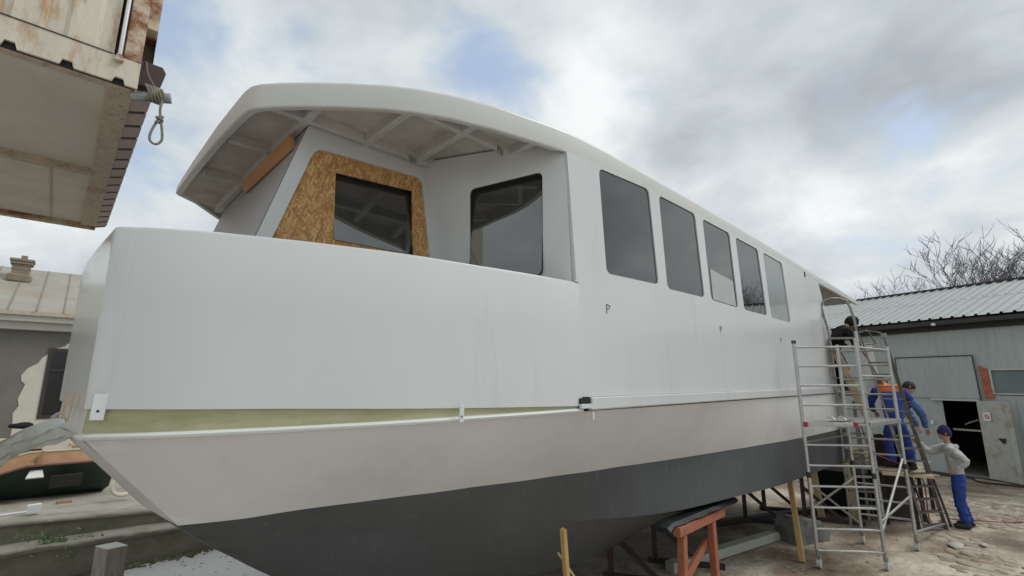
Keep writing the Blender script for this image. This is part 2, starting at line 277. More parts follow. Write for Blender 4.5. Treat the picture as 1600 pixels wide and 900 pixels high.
# ------------------------------------------------------------------ geometry helpers
class G:
    """collects vertices and faces for one mesh"""
    def __init__(s): s.v = []; s.f = []
    def add(s, vs, fs):
        o = len(s.v); s.v += [Vector(v) for v in vs]; s.f += [tuple(i+o for i in f) for f in fs]; return s
    def box(s, c, d, rot=None):
        c = Vector(c); h = Vector(d)/2; m = Euler(rot).to_matrix() if rot else Matrix.Identity(3)
        vs = [c+m@Vector((x*h.x, y*h.y, z*h.z)) for x in (-1, 1) for y in (-1, 1) for z in (-1, 1)]
        return s.add(vs, [(0, 1, 3, 2), (4, 6, 7, 5), (0, 4, 5, 1), (2, 3, 7, 6), (0, 2, 6, 4), (1, 5, 7, 3)])
    def bar(s, a, b, w, h, up=(0, 0, 1)):
        a, b = Vector(a), Vector(b); d = (b-a).normalized(); u = Vector(up)
        if abs(d.dot(u)) > .98: u = Vector((1, 0, 0))
        r = d.cross(u).normalized(); u = r.cross(d).normalized()
        vs = [p+r*(i*w/2)+u*(j*h/2) for p in (a, b) for i, j in ((-1, -1), (1, -1), (1, 1), (-1, 1))]
        return s.add(vs, [(0, 3, 2, 1), (4, 5, 6, 7), (0, 1, 5, 4), (1, 2, 6, 5), (2, 3, 7, 6), (3, 0, 4, 7)])
    def tube(s, pts, r, n=8, caps=True, closed=False):
        pts = [Vector(p) for p in pts]; k = len(pts); rs = r if isinstance(r, (list, tuple)) else [r]*k
        vs = []; fs = []; prev = None
        for i, p in enumerate(pts):
            a = pts[(i-1) % k] if (i or closed) else p; b = pts[(i+1) % k] if (i < k-1 or closed) else p
            d = (b-a).normalized()
            if prev is None:
                u = Vector((0, 0, 1)) if abs(d.z) < .9 else Vector((1, 0, 0)); u = (u-d*u.dot(d)).normalized()
            else: u = (prev-d*prev.dot(d)).normalized()
            prev = u; q = d.cross(u)
            for j in range(n):
                t = 2*math.pi*j/n; vs.append(p+(u*math.cos(t)+q*math.sin(t))*rs[i])
        kk = k if closed else k-1
        for i in range(kk):
            for j in range(n):
                a = i*n+j; b = i*n+(j+1) % n; c = ((i+1) % k)*n+(j+1) % n; e = ((i+1) % k)*n+j; fs.append((a, b, c, e))
        if caps and not closed: fs.append(tuple(range(n-1, -1, -1))); fs.append(tuple((k-1)*n+j for j in range(n)))
        return s.add(vs, fs)
    def loft(s, rows, closed_u=False, closed_v=False):
        n = len(rows[0]); m = len(rows); vs = [p for r in rows for p in r]; fs = []
        for i in range(m if closed_v else m-1):
            for j in range(n if closed_u else n-1):
                fs.append((i*n+j, i*n+(j+1) % n, ((i+1) % m)*n+(j+1) % n, ((i+1) % m)*n+j))
        return s.add(vs, fs)
    def prism(s, poly, ax):
        """poly: 3-D points of a planar polygon, extruded by vector ax"""
        poly = [Vector(p) for p in poly]; n = len(poly); ax = Vector(ax)
        return s.add(poly+[p+ax for p in poly], [tuple(range(n-1, -1, -1)), tuple(range(n, 2*n))]+[(i, (i+1) % n, n+(i+1) % n, n+i) for i in range(n)])
    def plate(s, outer, holes, ax):
        """3-D planar outline with holes, thickened by vector ax"""
        loops = [[Vector(p) for p in outer]]+[[Vector(p) for p in h] for h in holes]; ax = Vector(ax)
        flat = [p for l in loops for p in l]; n = len(flat); tri = tessellate_polygon(loops)
        fs = [tuple(t) for t in tri]+[tuple(i+n for i in reversed(t)) for t in tri]; o = 0
        for l in loops:
            k = len(l)
            for i in range(k): fs.append((o+i, o+(i+1) % k, n+o+(i+1) % k, n+o+i))
            o += k
        return s.add(flat+[p+ax for p in flat], fs)
    def blob(s, c, r, seg=10, rings=7, rot=None, fn=None):
        c = Vector(c); m = Euler(rot).to_matrix() if rot else Matrix.Identity(3); rows = []
        for i in range(rings+1):
            ph = math.pi*i/rings; row = []
            for j in range(seg):
                t = 2*math.pi*j/seg; d = Vector((math.sin(ph)*math.cos(t), math.sin(ph)*math.sin(t), math.cos(ph)))
                k = fn(d) if fn else 1
                row.append(c+m@Vector((d.x*r[0]*k, d.y*r[1]*k, d.z*r[2]*k)))
            rows.append(row)
        return s.loft(rows, closed_u=True)

ORG = {}
def mesh_from(g, name):
    me = bpy.data.meshes.new(name); me.from_pydata([tuple(v) for v in g.v], [], g.f); me.validate()
    bm = bmesh.new(); bm.from_mesh(me); bmesh.ops.remove_doubles(bm, verts=bm.verts, dist=1e-5); bmesh.ops.recalc_face_normals(bm, faces=bm.faces); bm.to_mesh(me); bm.free()
    return me
def shade(me, ang=40):
    for p in me.polygons: p.use_smooth = True
    bm = bmesh.new(); bm.from_mesh(me); c = math.cos(R(ang))
    for e in bm.edges:
        if len(e.link_faces) == 2: e.smooth = e.link_faces[0].normal.dot(e.link_faces[1].normal) > c
    bm.to_mesh(me); bm.free()
def props(o, label=None, cat=None, group=None, kind=None):
    if label: o['label'] = label
    if cat: o['category'] = cat
    if group: o['group'] = group
    if kind: o['kind'] = kind
    return o
def thing(name, label, cat, loc, group=None, rotz=0):
    o = bpy.data.objects.new(name, None); COL.objects.link(o); o.empty_display_size = .2
    o.location = (loc[0], loc[1], loc[2]+EYE); o.rotation_euler = (0, 0, rotz); ORG[o.name] = Vector(loc)
    return props(o, label, cat, group)
def part(name, g, m, parent=None, local=False, smooth=True, bevel=0, label=None, kind=None, ang=40):
    """one mesh object. Not local: g is in yard coordinates (z from the lens)."""
    me = mesh_from(g, name) if isinstance(g, G) else g
    o = bpy.data.objects.new(name, me); COL.objects.link(o)
    if parent is not None:
        o.parent = parent
        org = ORG[parent.name]; ORG[o.name] = org
        if not local: me.transform(Matrix.Translation(-org))
    elif not local:
        c = Vector((0, 0, 0)); n = max(1, len(me.vertices)); zmin = min(v.co.z for v in me.vertices)
        xs = [v.co.x for v in me.vertices]; ys = [v.co.y for v in me.vertices]
        c = Vector(((min(xs)+max(xs))/2, (min(ys)+max(ys))/2, zmin)); me.transform(Matrix.Translation(-c))
        o.location = c+Vector((0, 0, EYE)); ORG[o.name] = c
    if isinstance(m, str): m = M[m]
    me.materials.clear(); me.materials.append(m)
    if smooth: shade(me, ang)
    if bevel:
        b = o.modifiers.new('bevel', 'BEVEL'); b.width = bevel; b.segments = 2; b.limit_method = 'ANGLE'; b.angle_limit = R(40)
    return props(o, label=label, kind=kind)
def solo(name, g, m, label, cat, group=None, **k):
    return props(part(name, g, m, **k), label, cat, group)
def dup(o, loc=None, rotz=None, label=None, parent=None):
    c = o.copy(); COL.objects.link(c); c.parent = parent
    if parent is None:
        if loc is not None: c.location = (loc[0], loc[1], loc[2]+EYE); ORG[c.name] = Vector(loc)
        if rotz is not None: c.rotation_euler = (0, 0, rotz)
        if label: c['label'] = label
    for ch in list(o.children): dup(ch, parent=c)
    return c
def interp(pts, x):
    if x <= pts[0][0]: return pts[0][1]
    for a, b in zip(pts, pts[1:]):
        if x <= b[0]: return a[1]+(b[1]-a[1])*(x-a[0])/(b[0]-a[0])
    return pts[-1][1]
def spline(P, n):
    """Catmull-Rom through P resampled to n points by chord length"""
    P = [Vector(p) for p in P]; out_ = []
    for i in range(len(P)-1):
        p0 = P[i-1] if i else P[0]*2-P[1]; p1, p2 = P[i], P[i+1]; p3 = P[i+2] if i+2 < len(P) else P[-1]*2-P[-2]
        for k in range(12):
            t = k/12; out_.append(.5*((2*p1)+(p2-p0)*t+(2*p0-5*p1+4*p2-p3)*t*t+(3*p1-p0-3*p2+p3)*t**3))
    out_.append(P[-1]); L = [0]
    for a, b in zip(out_, out_[1:]): L.append(L[-1]+(b-a).length)
    res = []; j = 0
    for k in range(n):
        s_ = L[-1]*k/(n-1)
        while j < len(L)-2 and L[j+1] < s_: j += 1
        q = (s_-L[j])/max(1e-9, L[j+1]-L[j]); res.append(out_[j].lerp(out_[j+1], min(1, max(0, q))))
    return res
def rrect(a, b, c, d, r, n=5, f=None):
    """rounded quad through corners a,b,c,d (Vectors, in order)"""
    P = [Vector(p) for p in (a, b, c, d)]; res = []
    for i in range(4):
        p = P[i]; u = (P[i-1]-p).normalized(); v = (P[(i+1) % 4]-p).normalized(); s_ = p+u*r; e_ = p+v*r
        for k in range(n+1):
            t = k/n; res.append(s_.lerp(p, t).lerp(p.lerp(e_, t), t))
    return res

# ================================================================== THE SETTING: ground
YC = 5.2                      # centre line of the big boat (it lies along +X)
g = G(); nx, ny = 90, 90
xs = [-700+i*0 for i in range(1)]
def axis(lo, hi, dlo, dhi, step):
    a = [lo]+[dlo-(dlo-lo)*k for k in (.5, .2, .08, .03)]; n = int((dhi-dlo)/step)
    return a+[dlo+(dhi-dlo)*i/n for i in range(n+1)]+[dhi+(hi-dhi)*k for k in (.03, .08, .2, .5, 1)]
ax = axis(-900, 1500, -2, 20, .35); ay = axis(-900, 1500, -3, 9.1, .35)
rows = []
for y in ay:
    row = []
    for x in ax:
        z = -2.65
        if -2 < x < 20 and -3 < y < 9.1: z += .035*noise.noise(Vector((x*.7, y*.7, 0)))+.012*noise.noise(Vector((x*3, y*3, 5)))
        row.append((x, y, z))
    rows.append(row)
g.loft(rows); part('ground', g, 'ground', kind='structure')

# upper yard behind the quay wall (left background)
g = G(); g.loft([[(-40, 9.75, -1.93), (-.3, 9.75, -1.93), (2.2, 9.75, -2.10), (18, 9.75, -2.12)], [(-40, 12, -2.02), (-.3, 12, -2.02), (2.2, 12, -2.12), (18, 12, -2.12)], [(-40, 40, -2.1), (-.3, 40, -2.1), (2.2, 40, -2.1), (18, 40, -2.1)]])
part('upper_yard', g, 'concrete', kind='structure')
# stepped quay wall: two courses
wq = thing('quay_wall', 'low stepped concrete quay wall stained with moss behind the bow', 'wall', (1, 9.5, -2.65))
g = G(); rows = []
for i in range(40):
    x = -5+i*.25*1.6; z = -2.19-.03*max(0, x)+.012*noise.noise(Vector((x*2, 0, 0))); yo = 9.36+.03*noise.noise(Vector((x*1.5, 3, 0)))
    rows.append([(x, yo-.02, -2.75), (x, yo, z-.06), (x, yo-.045, z-.055), (x, yo-.05, z-.005), (x, yo-.02, z), (x, 9.72, z+.01)])
g.loft(rows); part('lower_course', g, 'concrete_face', wq)
g = G(); rows = []
for i in range(40):
    x = -5+i*.25*1.6; z = interp([(-.3, -1.90), (2.2, -2.08)], x)+.012*noise.noise(Vector((x*2, 7, 0)))
    rows.append([(x, 9.70, -2.3), (x, 9.71, z-.05), (x, 9.69, z-.03), (x, 9.70, z), (x, 9.80, z+.012), (x, 10.0, z+.015)])
g.loft(rows); part('upper_course', g, 'concrete_face', wq)
for (nm, y0, y1, zf) in (('coping', 9.70, 9.99, lambda x: interp([(-.3, -1.90), (2.2, -2.08)], x)), ('ledge', 9.31, 9.715, lambda x: -2.19-.03*max(0, x))):
    g = G(); rows = []
    for i in range(260):
        x = -4+i*.03; nz = lambda a, f_=3: noise.noise(Vector((x*f_, a, zf(0))))
        e_ = .022*nz(1)+.012*nz(4, 9); z = zf(x)+.016+.008*nz(2, 5)
        rows.append([(x, y0+e_+.012, z-.055-.012*nz(6, 6)), (x, y0+e_-.008, z-.03), (x, y0+e_, z-.006), (x, y0+e_+.02, z), (x, (y0+y1)/2, z+.004+.008*nz(8, 4)), (x, y1, z)])
    g.loft(rows); part(nm, g, 'concrete', wq, ang=60)
# moss and dust along the wall foot
g = G()
for i in range(900):
    x = random.uniform(-1, 3.6); y = 9.32-abs(random.gauss(0, .10)); r = random.uniform(.008, .03)
    g.blob((x, y, -2.645+.01*random.random()), (r*1.4, r, r*.6), 5, 3)
part('moss', g, 'moss', kind='stuff')

# ================================================================== THE BIG BOAT
boat = thing('houseboat', 'long unfinished white passenger boat with raised bow bulwark, propped on stands in the yard', 'boat', (6, YC, -2.65))
def mir(p): return Vector((p[0], 2*YC-p[1], p[2]))
# hull lines, each from the raked bow corner aft (near side)
K = [(.15, 3.50, -.295), (.30, 3.34, -.29), (.47, 3.22, -.285), (.78, 3.08, -.28), (1.26, 2.90, -.275), (1.76, 2.78, -.27), (2.3, 2.70, -.265), (3.25, 2.60, -.262), (5, 2.56, -.262), (8, 2.55, -.262), (11.82, 2.55, -.262)]
W = [(.70, 3.80, -.905), (1.02, 3.70, -.905), (1.36, 3.655, -.905), (2.0, 3.53, -.906), (3.0, 3.33, -.910), (3.95, 3.18, -.915), (6.1, 2.89, -.925), (9.1, 2.60, -.935), (11.82, 2.52, -.94)]
Cc = [(.98, 3.97, -1.15), (1.30, 3.92, -1.175), (1.95, 3.86, -1.21), (2.72, 3.67, -1.30), (3.92, 3.36, -1.40), (5.2, 2.96, -1.47), (6.73, 2.76, -1.50), (8.42, 2.62, -1.53), (11.82, 2.56, -1.56)]
Ee = [(1.44, 4.22, -1.50), (1.80, 4.28, -1.70), (2.35, 4.20, -1.88), (3.2, 4.0, -1.97), (4.4, 3.72, -2.02), (5.4, 3.68, -1.98), (6.5, 3.72, -1.86), (8.5, 3.8, -1.68), (11.82, 3.8, -1.62)]
NL = 60
Kp, Wp, Cp, Ep = spline(K, NL), spline(W, 150), spline(Cc, NL), spline(Ee, NL)
Wp = [Wp[int(round(i*149/(NL-1)))] for i in range(NL)]
for p in Wp[1:-1]: p.z += .006*noise.noise(Vector((p.x*2.3, 4, 1)))
def sub(A, B, n): return [[a.lerp(b, k/n) for a, b in zip(A, B)] for k in range(n+1)]
def bulge(A, B, n, out_):
    res = []
    for k in range(n+1):
        t = k/n; res.append([a.lerp(b, t)+Vector((0, -out_*math.sin(math.pi*t), 0)) for a, b in zip(A, B)])
    return res
g = G(); r1 = bulge(Kp, Wp, 6, .012); g.loft(r1); g.loft([[mir(p) for p in r] for r in r1])
def front(A0, B0, n, bul):
    """bow ramp between near corner line A0->B0 (points) and its mirror"""
    rows = []
    for k in range(n+1):
        p = Vector(A0).lerp(Vector(B0), k/n); q = mir(p)
        rows.append([p.lerp(q, j/14)+Vector((-bul*math.sin(math.pi*j/14), 0, 0)) for j in range(15)])
    return rows
g.loft(front(K[0], W[0], 4, .12))
# transom
g.loft([[Kp[-1], mir(Kp[-1])], [Wp[-1], mir(Wp[-1])]])
part('topsides', g, 'primer', boat, ang=35)
g = G(); r2 = sub(Wp, Cp, 4); r3 = sub(Cp, Ep, 4)
g.loft(r2); g.loft(r3); g.loft([[mir(p) for p in r] for r in r2]); g.loft([[mir(p) for p in r] for r in r3])
g.loft([[p for p in Ep], [mir(p) for p in Ep]])
g.loft(front(W[0], Cc[0], 2, .12)); g.loft(front(Cc[0], Ee[0], 3, .12))
g.add([Wp[-1], Cp[-1], Ep[-1], mir(Ep[-1]), mir(Cp[-1]), mir(Wp[-1])], [(0, 1, 2, 3, 4, 5)])
part('bottom', g, 'antifoul', boat, ang=12)

# sheer path (plan) of the bulwark: near side from aft forward, round the corner, bow front, far side
side = [(3.245, 2.55), (3.1, 2.556), (2.8, 2.587), (2.55, 2.622), (2.29, 2.665), (1.76, 2.75), (1.5, 2.81), (1.26, 2.885), (1.0, 2.97), (.78, 3.06), (.6, 3.135), (.47, 3.20), (.33, 3.29), (.24, 3.365), (.19, 3.405)]
cor = [(.158, 3.431), (.150, 3.442), (.146, 3.456), (.144, 3.475), (.142, 3.51)]
frn = [(.125, 3.75), (.10, 4.1), (.075, 4.6), (.065, YC)]
path = side+cor+frn; path = path+[(x, 2*YC-y) for x, y in reversed(path[:-1])]
def nrm2(P, i):
    a = Vector(P[max(0, i-1)]+(0,)); b = Vector(P[min(len(P)-1, i+1)]+(0,)); d = (b-a).normalized(); return Vector((d.y, -d.x, 0))   # outward
def topz(x): return interp([(.1, .868), (1.0, .858), (3.26, .845)], x)
def botz(x): return interp([(.1, -.150), (1.0, -.163), (2, -.19), (3.26, -.212)], x)
g = G(); rows = [[] for _ in range(9)]
for i, (x, y) in enumerate(path):
    n = -nrm2(path, i) if False else nrm2(path, i)
    if (Vector((x, y, 0))-Vector((3, YC, 0))).dot(n) < 0: n = -n
    p = Vector((x, y, 0)); th = .045
    prof = [(0, botz(x)), (0, topz(x)*.5), (0, topz(x)-.02), (-.005, topz(x)-.008), (-.018, topz(x)), (-th+.01, topz(x)), (-th, topz(x)-.01), (-th, botz(x)+.1), (-th, botz(x))]
    for k, (o_, z) in enumerate(prof): rows[k].append(p+n*o_+Vector((0, 0, z)))
g.loft(rows, closed_v=True)
part('bulwark', g, 'gelcoat', boat, ang=30)
# green raw laminate strip and the white lip under it
g = G(); rows = [[], []]; rl = [[] for _ in range(6)]; gf = G(); rf_ = [[], []]; lipn = []
for i, (x, y) in enumerate(path):
    n = nrm2(path, i)
    if (Vector((x, y, 0))-Vector((3, YC, 0))).dot(n) < 0: n = -n
    p = Vector((x, y, 0)); kz = interp([(.1, -.285), (3.26, -.235)], x)
    rows_ = rows if y < 3.5 else rf_
    if 3.5 < y < 3.6: rows[0].append(p-n*.022+Vector((0, 0, botz(x)+.03))); rows[1].append(p-n*.012+Vector((0, 0, kz)))
    rows_[0].append(p-n*.022+Vector((0, 0, botz(x)+.03))); rows_[1].append(p-n*.012+Vector((0, 0, kz-.03)))
    if 3.6 < y < 6.85: continue
    if y > 6.8 and len(rl[0]) and rl[0][-1].y < 5: 
        lipn = rl; rl = [[] for _ in range(6)]
    for k, (o_, z) in enumerate([(-.03, kz+.010), (.014, kz-.002), (.019, kz-.008), (.016, kz-.02), (.002, kz-.03), (-.03, kz-.026)]): rl[k].append(p+n*o_+Vector((0, 0, z)))
g.loft(rows); part('bare_strip', g, 'green_glass', boat)
gf.loft(rf_); part('bow_strip', gf, 'primer', boat)
for q_ in (lipn, rl):
    g = G(); g.loft(q_, closed_v=True); g.add([r[0] for r in q_], [tuple(range(6))]); g.add([r[-1] for r in q_], [tuple(range(6))]); part('lip', g, 'roof_paint', boat, ang=50)
# rub rail aft of the notch
for s_ in (0, 1):
    g = G(); rows = [[] for _ in range(6)]
    for i in range(20):
        x = 3.345+(11.95-3.345)*i/19
        for k, (y, z) in enumerate([(2.55, -.142), (2.520, -.144), (2.516, -.150), (2.520, -.238), (2.530, -.250), (2.56, -.252)]):
            rows[k].append((x, y if not s_ else 2*YC-y, z))
    g.loft(rows, closed_v=True); g.add([r[0] for r in rows], [(0, 1, 2, 3, 4, 5)]); part('rub_rail', g, 'gelcoat', boat, ang=30)
g = G(); g.box((3.275, 2.56, -.172), (.135, .05, .045)); part('scupper_slot', g, 'rim', boat)
g = G(); g.box((3.285, 2.535, -.215), (.16, .03, .038)); part('notch_plate', g, 'gelcoat', boat, bevel=.004)

# superstructure side (one plane, y = 2.55) with five window openings, a port and the aft edge
def sideplate(y, ax_, holes):
    top = [(3.125, y, 2.05), (3.2, y, 2.065), (4.4, y, 2.14), (7, y, 2.12), (9.6, y, 2.06), (11.08, y, 2.02)]
    aft = [(11.12, y, 1.98), (11.16, y, 1.90), (11.30, y, 1.62), (11.7, y, .97), (12.05, y, .30), (12.15, y, -.14)]
    fwd = [(3.245, y, -.14), (3.245, y, .843), (3.215, y, .848)]
    return G().plate(top+aft+fwd, holes, ax_)
wins = [((3.61, 2.045), (4.545, 2.095), (4.64, 1.02), (3.675, .995)), ((4.76, 2.085), (5.66, 2.085), (5.755, 1.01), (4.83, 1.00)), ((5.87, 2.07), (6.72, 2.06), (6.80, .99), (5.94, 1.005)),
        ((6.93, 2.045), (7.80, 2.03), (7.92, .985), (7.01, .985)), ((8.02, 2.025), (8.93, 2.00), (9.04, .965), (8.10, .97))]
holes = [rrect(*[(x, 2.55, z) for x, z in q], .075) for q in wins]
sd_ = part('cabin_side', sideplate(2.55, (0, .045, 0), holes), 'gelcoat', boat, ang=20)
part('cabin_side', sideplate(2*YC-2.55, (0, -.045, 0), [[mir(p) for p in h] for h in holes]), 'gelcoat', boat, ang=20)
for i, q in enumerate(wins):
    h = rrect(*[(x, 2.55, z) for x, z in q], .075)
    cx_ = sum(p.x for p in h)/len(h); cz_ = sum(p.z for p in h)/len(h)
    def sc2(f, y): return [Vector((cx_+(p.x-cx_)*f, y, cz_+(p.z-cz_)*f)) for p in h]
    wn = part('window', G().plate(sc2(1.015, 2.572), [sc2(.955, 2.572)], (0, .02, 0)), 'rim', boat, label=None)
    g = G(); g.prism(sc2(1.0, 2.564), (0, .007, 0))
    pl = part('pane', g, 'pane' if i < 4 else 'pane_sky', wn, label='frosted pane, brighter sky reflection put into its tint' if i == 4 else None)
    if i == 2:
        g = G(); g.prism([Vector((6.02, 2.5585, 1.02)), Vector((6.75, 2.5585, 1.005)), Vector((6.71, 2.5585, 1.36)), Vector((6.0, 2.5585, 1.42))], (0, .004, 0)); part('masking_sheet', g, 'sheet_grey', wn)
g = G(); g.box((10.22, 2.547, 2.00), (.05, .012, .10)); part('fixing_slot', g, 'rim', boat)
# forward cheek of the side (door-height edge thickness) is the plate itself; small pencilled P marks
def pmark(x, z, s_):
    g = G(); y = 2.5475
    g.bar((x, y, z-.055*s_), (x, y, z+.045*s_), .007, .004, up=(0, 1, 0))
    pts = [(x, y, z+.045*s_), (x+.05*s_, y, z+.04*s_), (x+.062*s_, y, z+.02*s_), (x+.05*s_, y, z+.002), (x, y, z-.004)]
    g.tube(pts, .0035, 4); part('pencil_mark', g, 'mark', boat)
pmark(3.65, .655, .85); pmark(6.13, .645, .75); pmark(8.42, .635, .6)
# drips/fixings under the rail
g = G(); g.box((3.37, 2.535, -.30), (.025, .02, .06)); part('fixing_tab', g, 'gelcoat', boat, bevel=.003)
def tab(x, z, w_, h_, y, name='bracket'):
    g = G(); g.box((x, y, z), (w_, .012, h_), (0, .04, 0)); o = part(name, g, 'gelcoat', boat, bevel=.003)
    g = G(); g.tube([(x-.002, y-.0075, z-.02*(h_/.13)), (x-.002, y+.002, z-.02*(h_/.13))], .007, 10); part('hole', g, 'rim', o)
tab(2.055, -.225, .036, .115, 2.652)
tab(.20, -.140, .060, .135, 3.375)
for px_ in ((.135, 3.72), (.115, 3.98)):
    g = G(); g.bar((px_[0]-.04, px_[1], -.23), (px_[0]-.03, px_[1], -.07), .022, .012, up=(1, 0, 0)); part('wood_spacer', g, 'ply', boat)

# deck and pilothouse trunk
g = G(); dk = [Vector((x, y+.02 if y < YC else y-.02, -.12)) for x, y in path]; half = len(path)//2+1
g.add(dk+[Vector((11.8, 2*YC-2.56, -.12)), Vector((11.8, 2.56, -.12))], [tuple(range(len(dk)+2))]); part('deck', g, 'gelcoat', boat)

# trunk side wall (normal rake of its forward edge), with the boarded opening
TY = 3.85
def trunk(y, t):
    outer = [(1.25, y, 2.16), (2.46, y, 2.16), (2.46, y, 2.12), (2.74, y, 1.24), (3.05, y, -.12), (.95, y, -.12), (.95, y, 1.02)]
    return outer
# opening: rounded-top board hole
op = [Vector(p) for p in [(1.075, TY, 1.02), (1.10, TY, 1.10), (1.335, TY, 1.84), (1.36, TY, 1.90), (1.40, TY, 1.935), (1.45, TY, 1.945), (2.33, TY, 1.985), (2.385, TY, 1.98), (2.428, TY, 1.945), (2.44, TY, 1.89), (2.575, TY, 1.05), (2.575, TY, 1.02)]]
outer = [Vector(p) for p in [(1.31, TY, 2.18), (2.50, TY, 2.18), (2.76, TY, 1.24), (3.05, TY, -.12), (.72, TY, -.12), (.88, TY, .90), (.98, TY, 1.08)]]
part('trunk_side', G().plate(outer, [op], (0, .05, 0)), 'gelcoat', boat, ang=20)
part('trunk_side', G().plate([mir(p) for p in outer], [[mir(p) for p in op]], (0, -.05, 0)), 'gelcoat', boat, ang=20)
bh = [Vector(p) for p in [(1.56, TY+.02, 1.785), (2.335, TY+.02, 1.835), (2.365, TY+.02, 1.19), (1.585, TY+.02, 1.18)]]
opo = [Vector((p.x, TY+.02, p.z)) for p in op]
bd = part('window_board', G().plate(opo, [bh], (0, .018, 0)), 'osb', boat, ang=20, label='OSB board with a pane set in it')
bc = sum(bh, Vector())/4; part('pane_frame', G().plate([bc+(p-bc)*1.06+Vector((0, .019, 0)) for p in bh], [[bc+(p-bc)*1.004+Vector((0, .019, 0)) for p in bh]], (0, .11, 0)), 'rim', bd)
g = G(); g.prism([bc+(p-bc)*1.003+Vector((0, -.012+.085*(p.z-1.18)/.63, 0)) for p in bh], (0, .006, 0)); part('pane', g, 'pane_clear', bd)
# windscreen wall
g = G(); a0 = Vector((1.31, TY, 2.18)); a1 = Vector((.98, TY, 1.08)); a2 = Vector((.88, TY, .90)); a3 = Vector((.72, TY, -.12)); zt = Vector((.045, 0, 0))
g.loft([[a0, mir(a0)], [a1, mir(a1)], [a2, mir(a2)], [a3, mir(a3)]]); g.loft([[p+zt for p in (a0, mir(a0))], [p+zt for p in (a1, mir(a1))], [p+zt for p in (a2, mir(a2))], [p+zt for p in (a3, mir(a3))]])
part('windscreen_wall', g, 'grey_panel', boat, ang=50)
g = G(); g.bar((1.215, 3.98, 1.985), (1.205, 5.32, 1.985), .045, .12, up=(-.35, 0, 1)); part('plank', g, 'plank', boat, bevel=.003)

# angled bulkhead facing forward on the side deck, with its window
b0t, b1t = Vector((2.46, TY, 2.18)), Vector((3.13, 2.575, 2.18)); b0b, b1b = Vector((3.0, TY, -.12)), Vector((3.21, 2.575, -.12))
def bp(u, z):
    t = (2.18-z)/2.30; a = b0t.lerp(b0b, t); b = b1t.lerp(b1b, t); return a.lerp(b, u)
outer = [bp(0, 2.18), bp(1, 2.18)]+[bp(1, z) for z in (1.5, .8, .2, -.12)]+[bp(0, z) for z in (-.12, .2, .8, 1.5)]
whole = rrect(bp(.31, 1.84), bp(.84, 1.90), bp(.80, .93), bp(.215, .93), .06)
nb = (b1t-b0t).cross(b0b-b0t).normalized(); nb = nb if nb.x > 0 else -nb
g = G(); loops_u = [(.30, 1.84), (.845, 1.90), (.845, .93), (.13, .93)]
# strips so the slightly twisted wall stays clean
g.plate(outer, [whole], nb*.04); part('forward_bulkhead', g, 'gelcoat', boat, ang=30)
cw = sum(whole, Vector())/len(whole)
wn = part('window', G().plate([cw+(p-cw)*1.01+nb*.012 for p in whole], [[cw+(p-cw)*.975+nb*.012 for p in whole]], nb*.085), 'rim', boat)
g = G(); g.prism([cw+(p-cw)*.985+nb*(-.045+.12*(p.z-.93)/.96) for p in whole], nb*.006); part('pane', g, 'pane_clear', wn)
# far-side twin, plain
g = G(); g.plate([mir(p) for p in outer], [[mir(p) for p in whole]], Vector((nb.x, -nb.y, nb.z))*.04); part('forward_bulkhead', g, 'gelcoat', boat, ang=30)

# ---- roof: plan of its edge, near side then mirrored
RE = [(14.70, 2.57), (12.5, 2.55), (11.2, 2.549), (9.6, 2.549), (7, 2.549), (5.6, 2.549), (4.4, 2.549), (3.8, 2.549), (3.3, 2.549), (3.16, 2.551), (3.0, 2.585), (2.8, 2.635), (2.4, 2.74), (2.05, 2.865), (1.8, 2.985), (1.6, 3.11), (1.35, 3.31), (1.15, 3.49), (1.0, 3.64), (.9, 3.755)]
RC = [(.865, 3.80), (.835, 3.86), (.82, 3.93), (.812, 4.0)]
RF = [(.80, 4.3), (.785, 4.7), (.78, YC)]
rp_ = RE+RC+RF+[(.775, 5.7), (.775, 6.3), (.78, 6.62), (.785, 6.68), (.81, 6.72), (1.0, 6.88), (1.2, 7.03), (1.45, 7.21), (1.7, 7.38), (2.0, 7.55), (2.4, 7.70)]+[(x, 2*YC-y) for x, y in reversed(RE) if x > 2.7]
def rtop(x): return interp([(.8, 2.30), (2.4, 2.30), (3.2, 2.27), (4.4, 2.29), (6, 2.275), (9.6, 2.20), (14.7, 2.03)], x)
def rbot(x): return interp([(.8, 2.075), (2.0, 2.075), (3.2, 2.045), (4.4, 2.10), (6, 2.10), (9.6, 2.04), (11.2, 1.955), (14.7, 1.90)], x)
def edge_n(P, i):
    n = nrm2(P, i)
    if (Vector(P[i]+(0,))-Vector((4 if P[i][0] > .85 else 4, YC, 0))).dot(n) < 0: n = -n
    return n
g = G(); prof_n = 9; rows = [[] for _ in range(prof_n+4)]
for i, (x, y) in enumerate(rp_):
    n = edge_n(rp_, i); p = Vector((x, y, 0)); zt = rtop(x); zb = rbot(x)+(.12*min(1, max(0, (y-4.0)/2.6)) if x < 1.0 else (.12*max(0, 1-(x-1.0)/.5) if y > YC else 0)); rr_ = min(.04 if x < 4 else .06, (zt-zb)*.4)
    lp2 = 1 if x < 3.14 or x > 11.1 else .04
    rows[0].append(p-n*.06*lp2+Vector((0, 0, zb+.005))); rows[1].append(p-n*.012*lp2+Vector((0, 0, zb))); rows[2].append(p-n*.002+Vector((0, 0, zb+.008))); rows[3].append(p+Vector((0, 0, zb+.02)))
    for k in range(6):
        t = math.pi/2*k/5; rows[4+k].append(p+n*(-rr_+rr_*math.cos(t))+Vector((0, 0, zt-rr_+rr_*math.sin(t))))
    botlift = 0
    c = Vector((max(x, 1.6) if x > .85 else 1.6, YC, 0)); c.x = x if x > 1.6 else 1.6
    for k, f_ in enumerate((.12, .45, 1.0)):
        q = p.lerp(c, f_); rows[10+k].append(Vector((q.x, q.y, zt+.10*(1-(1-f_)**2))))
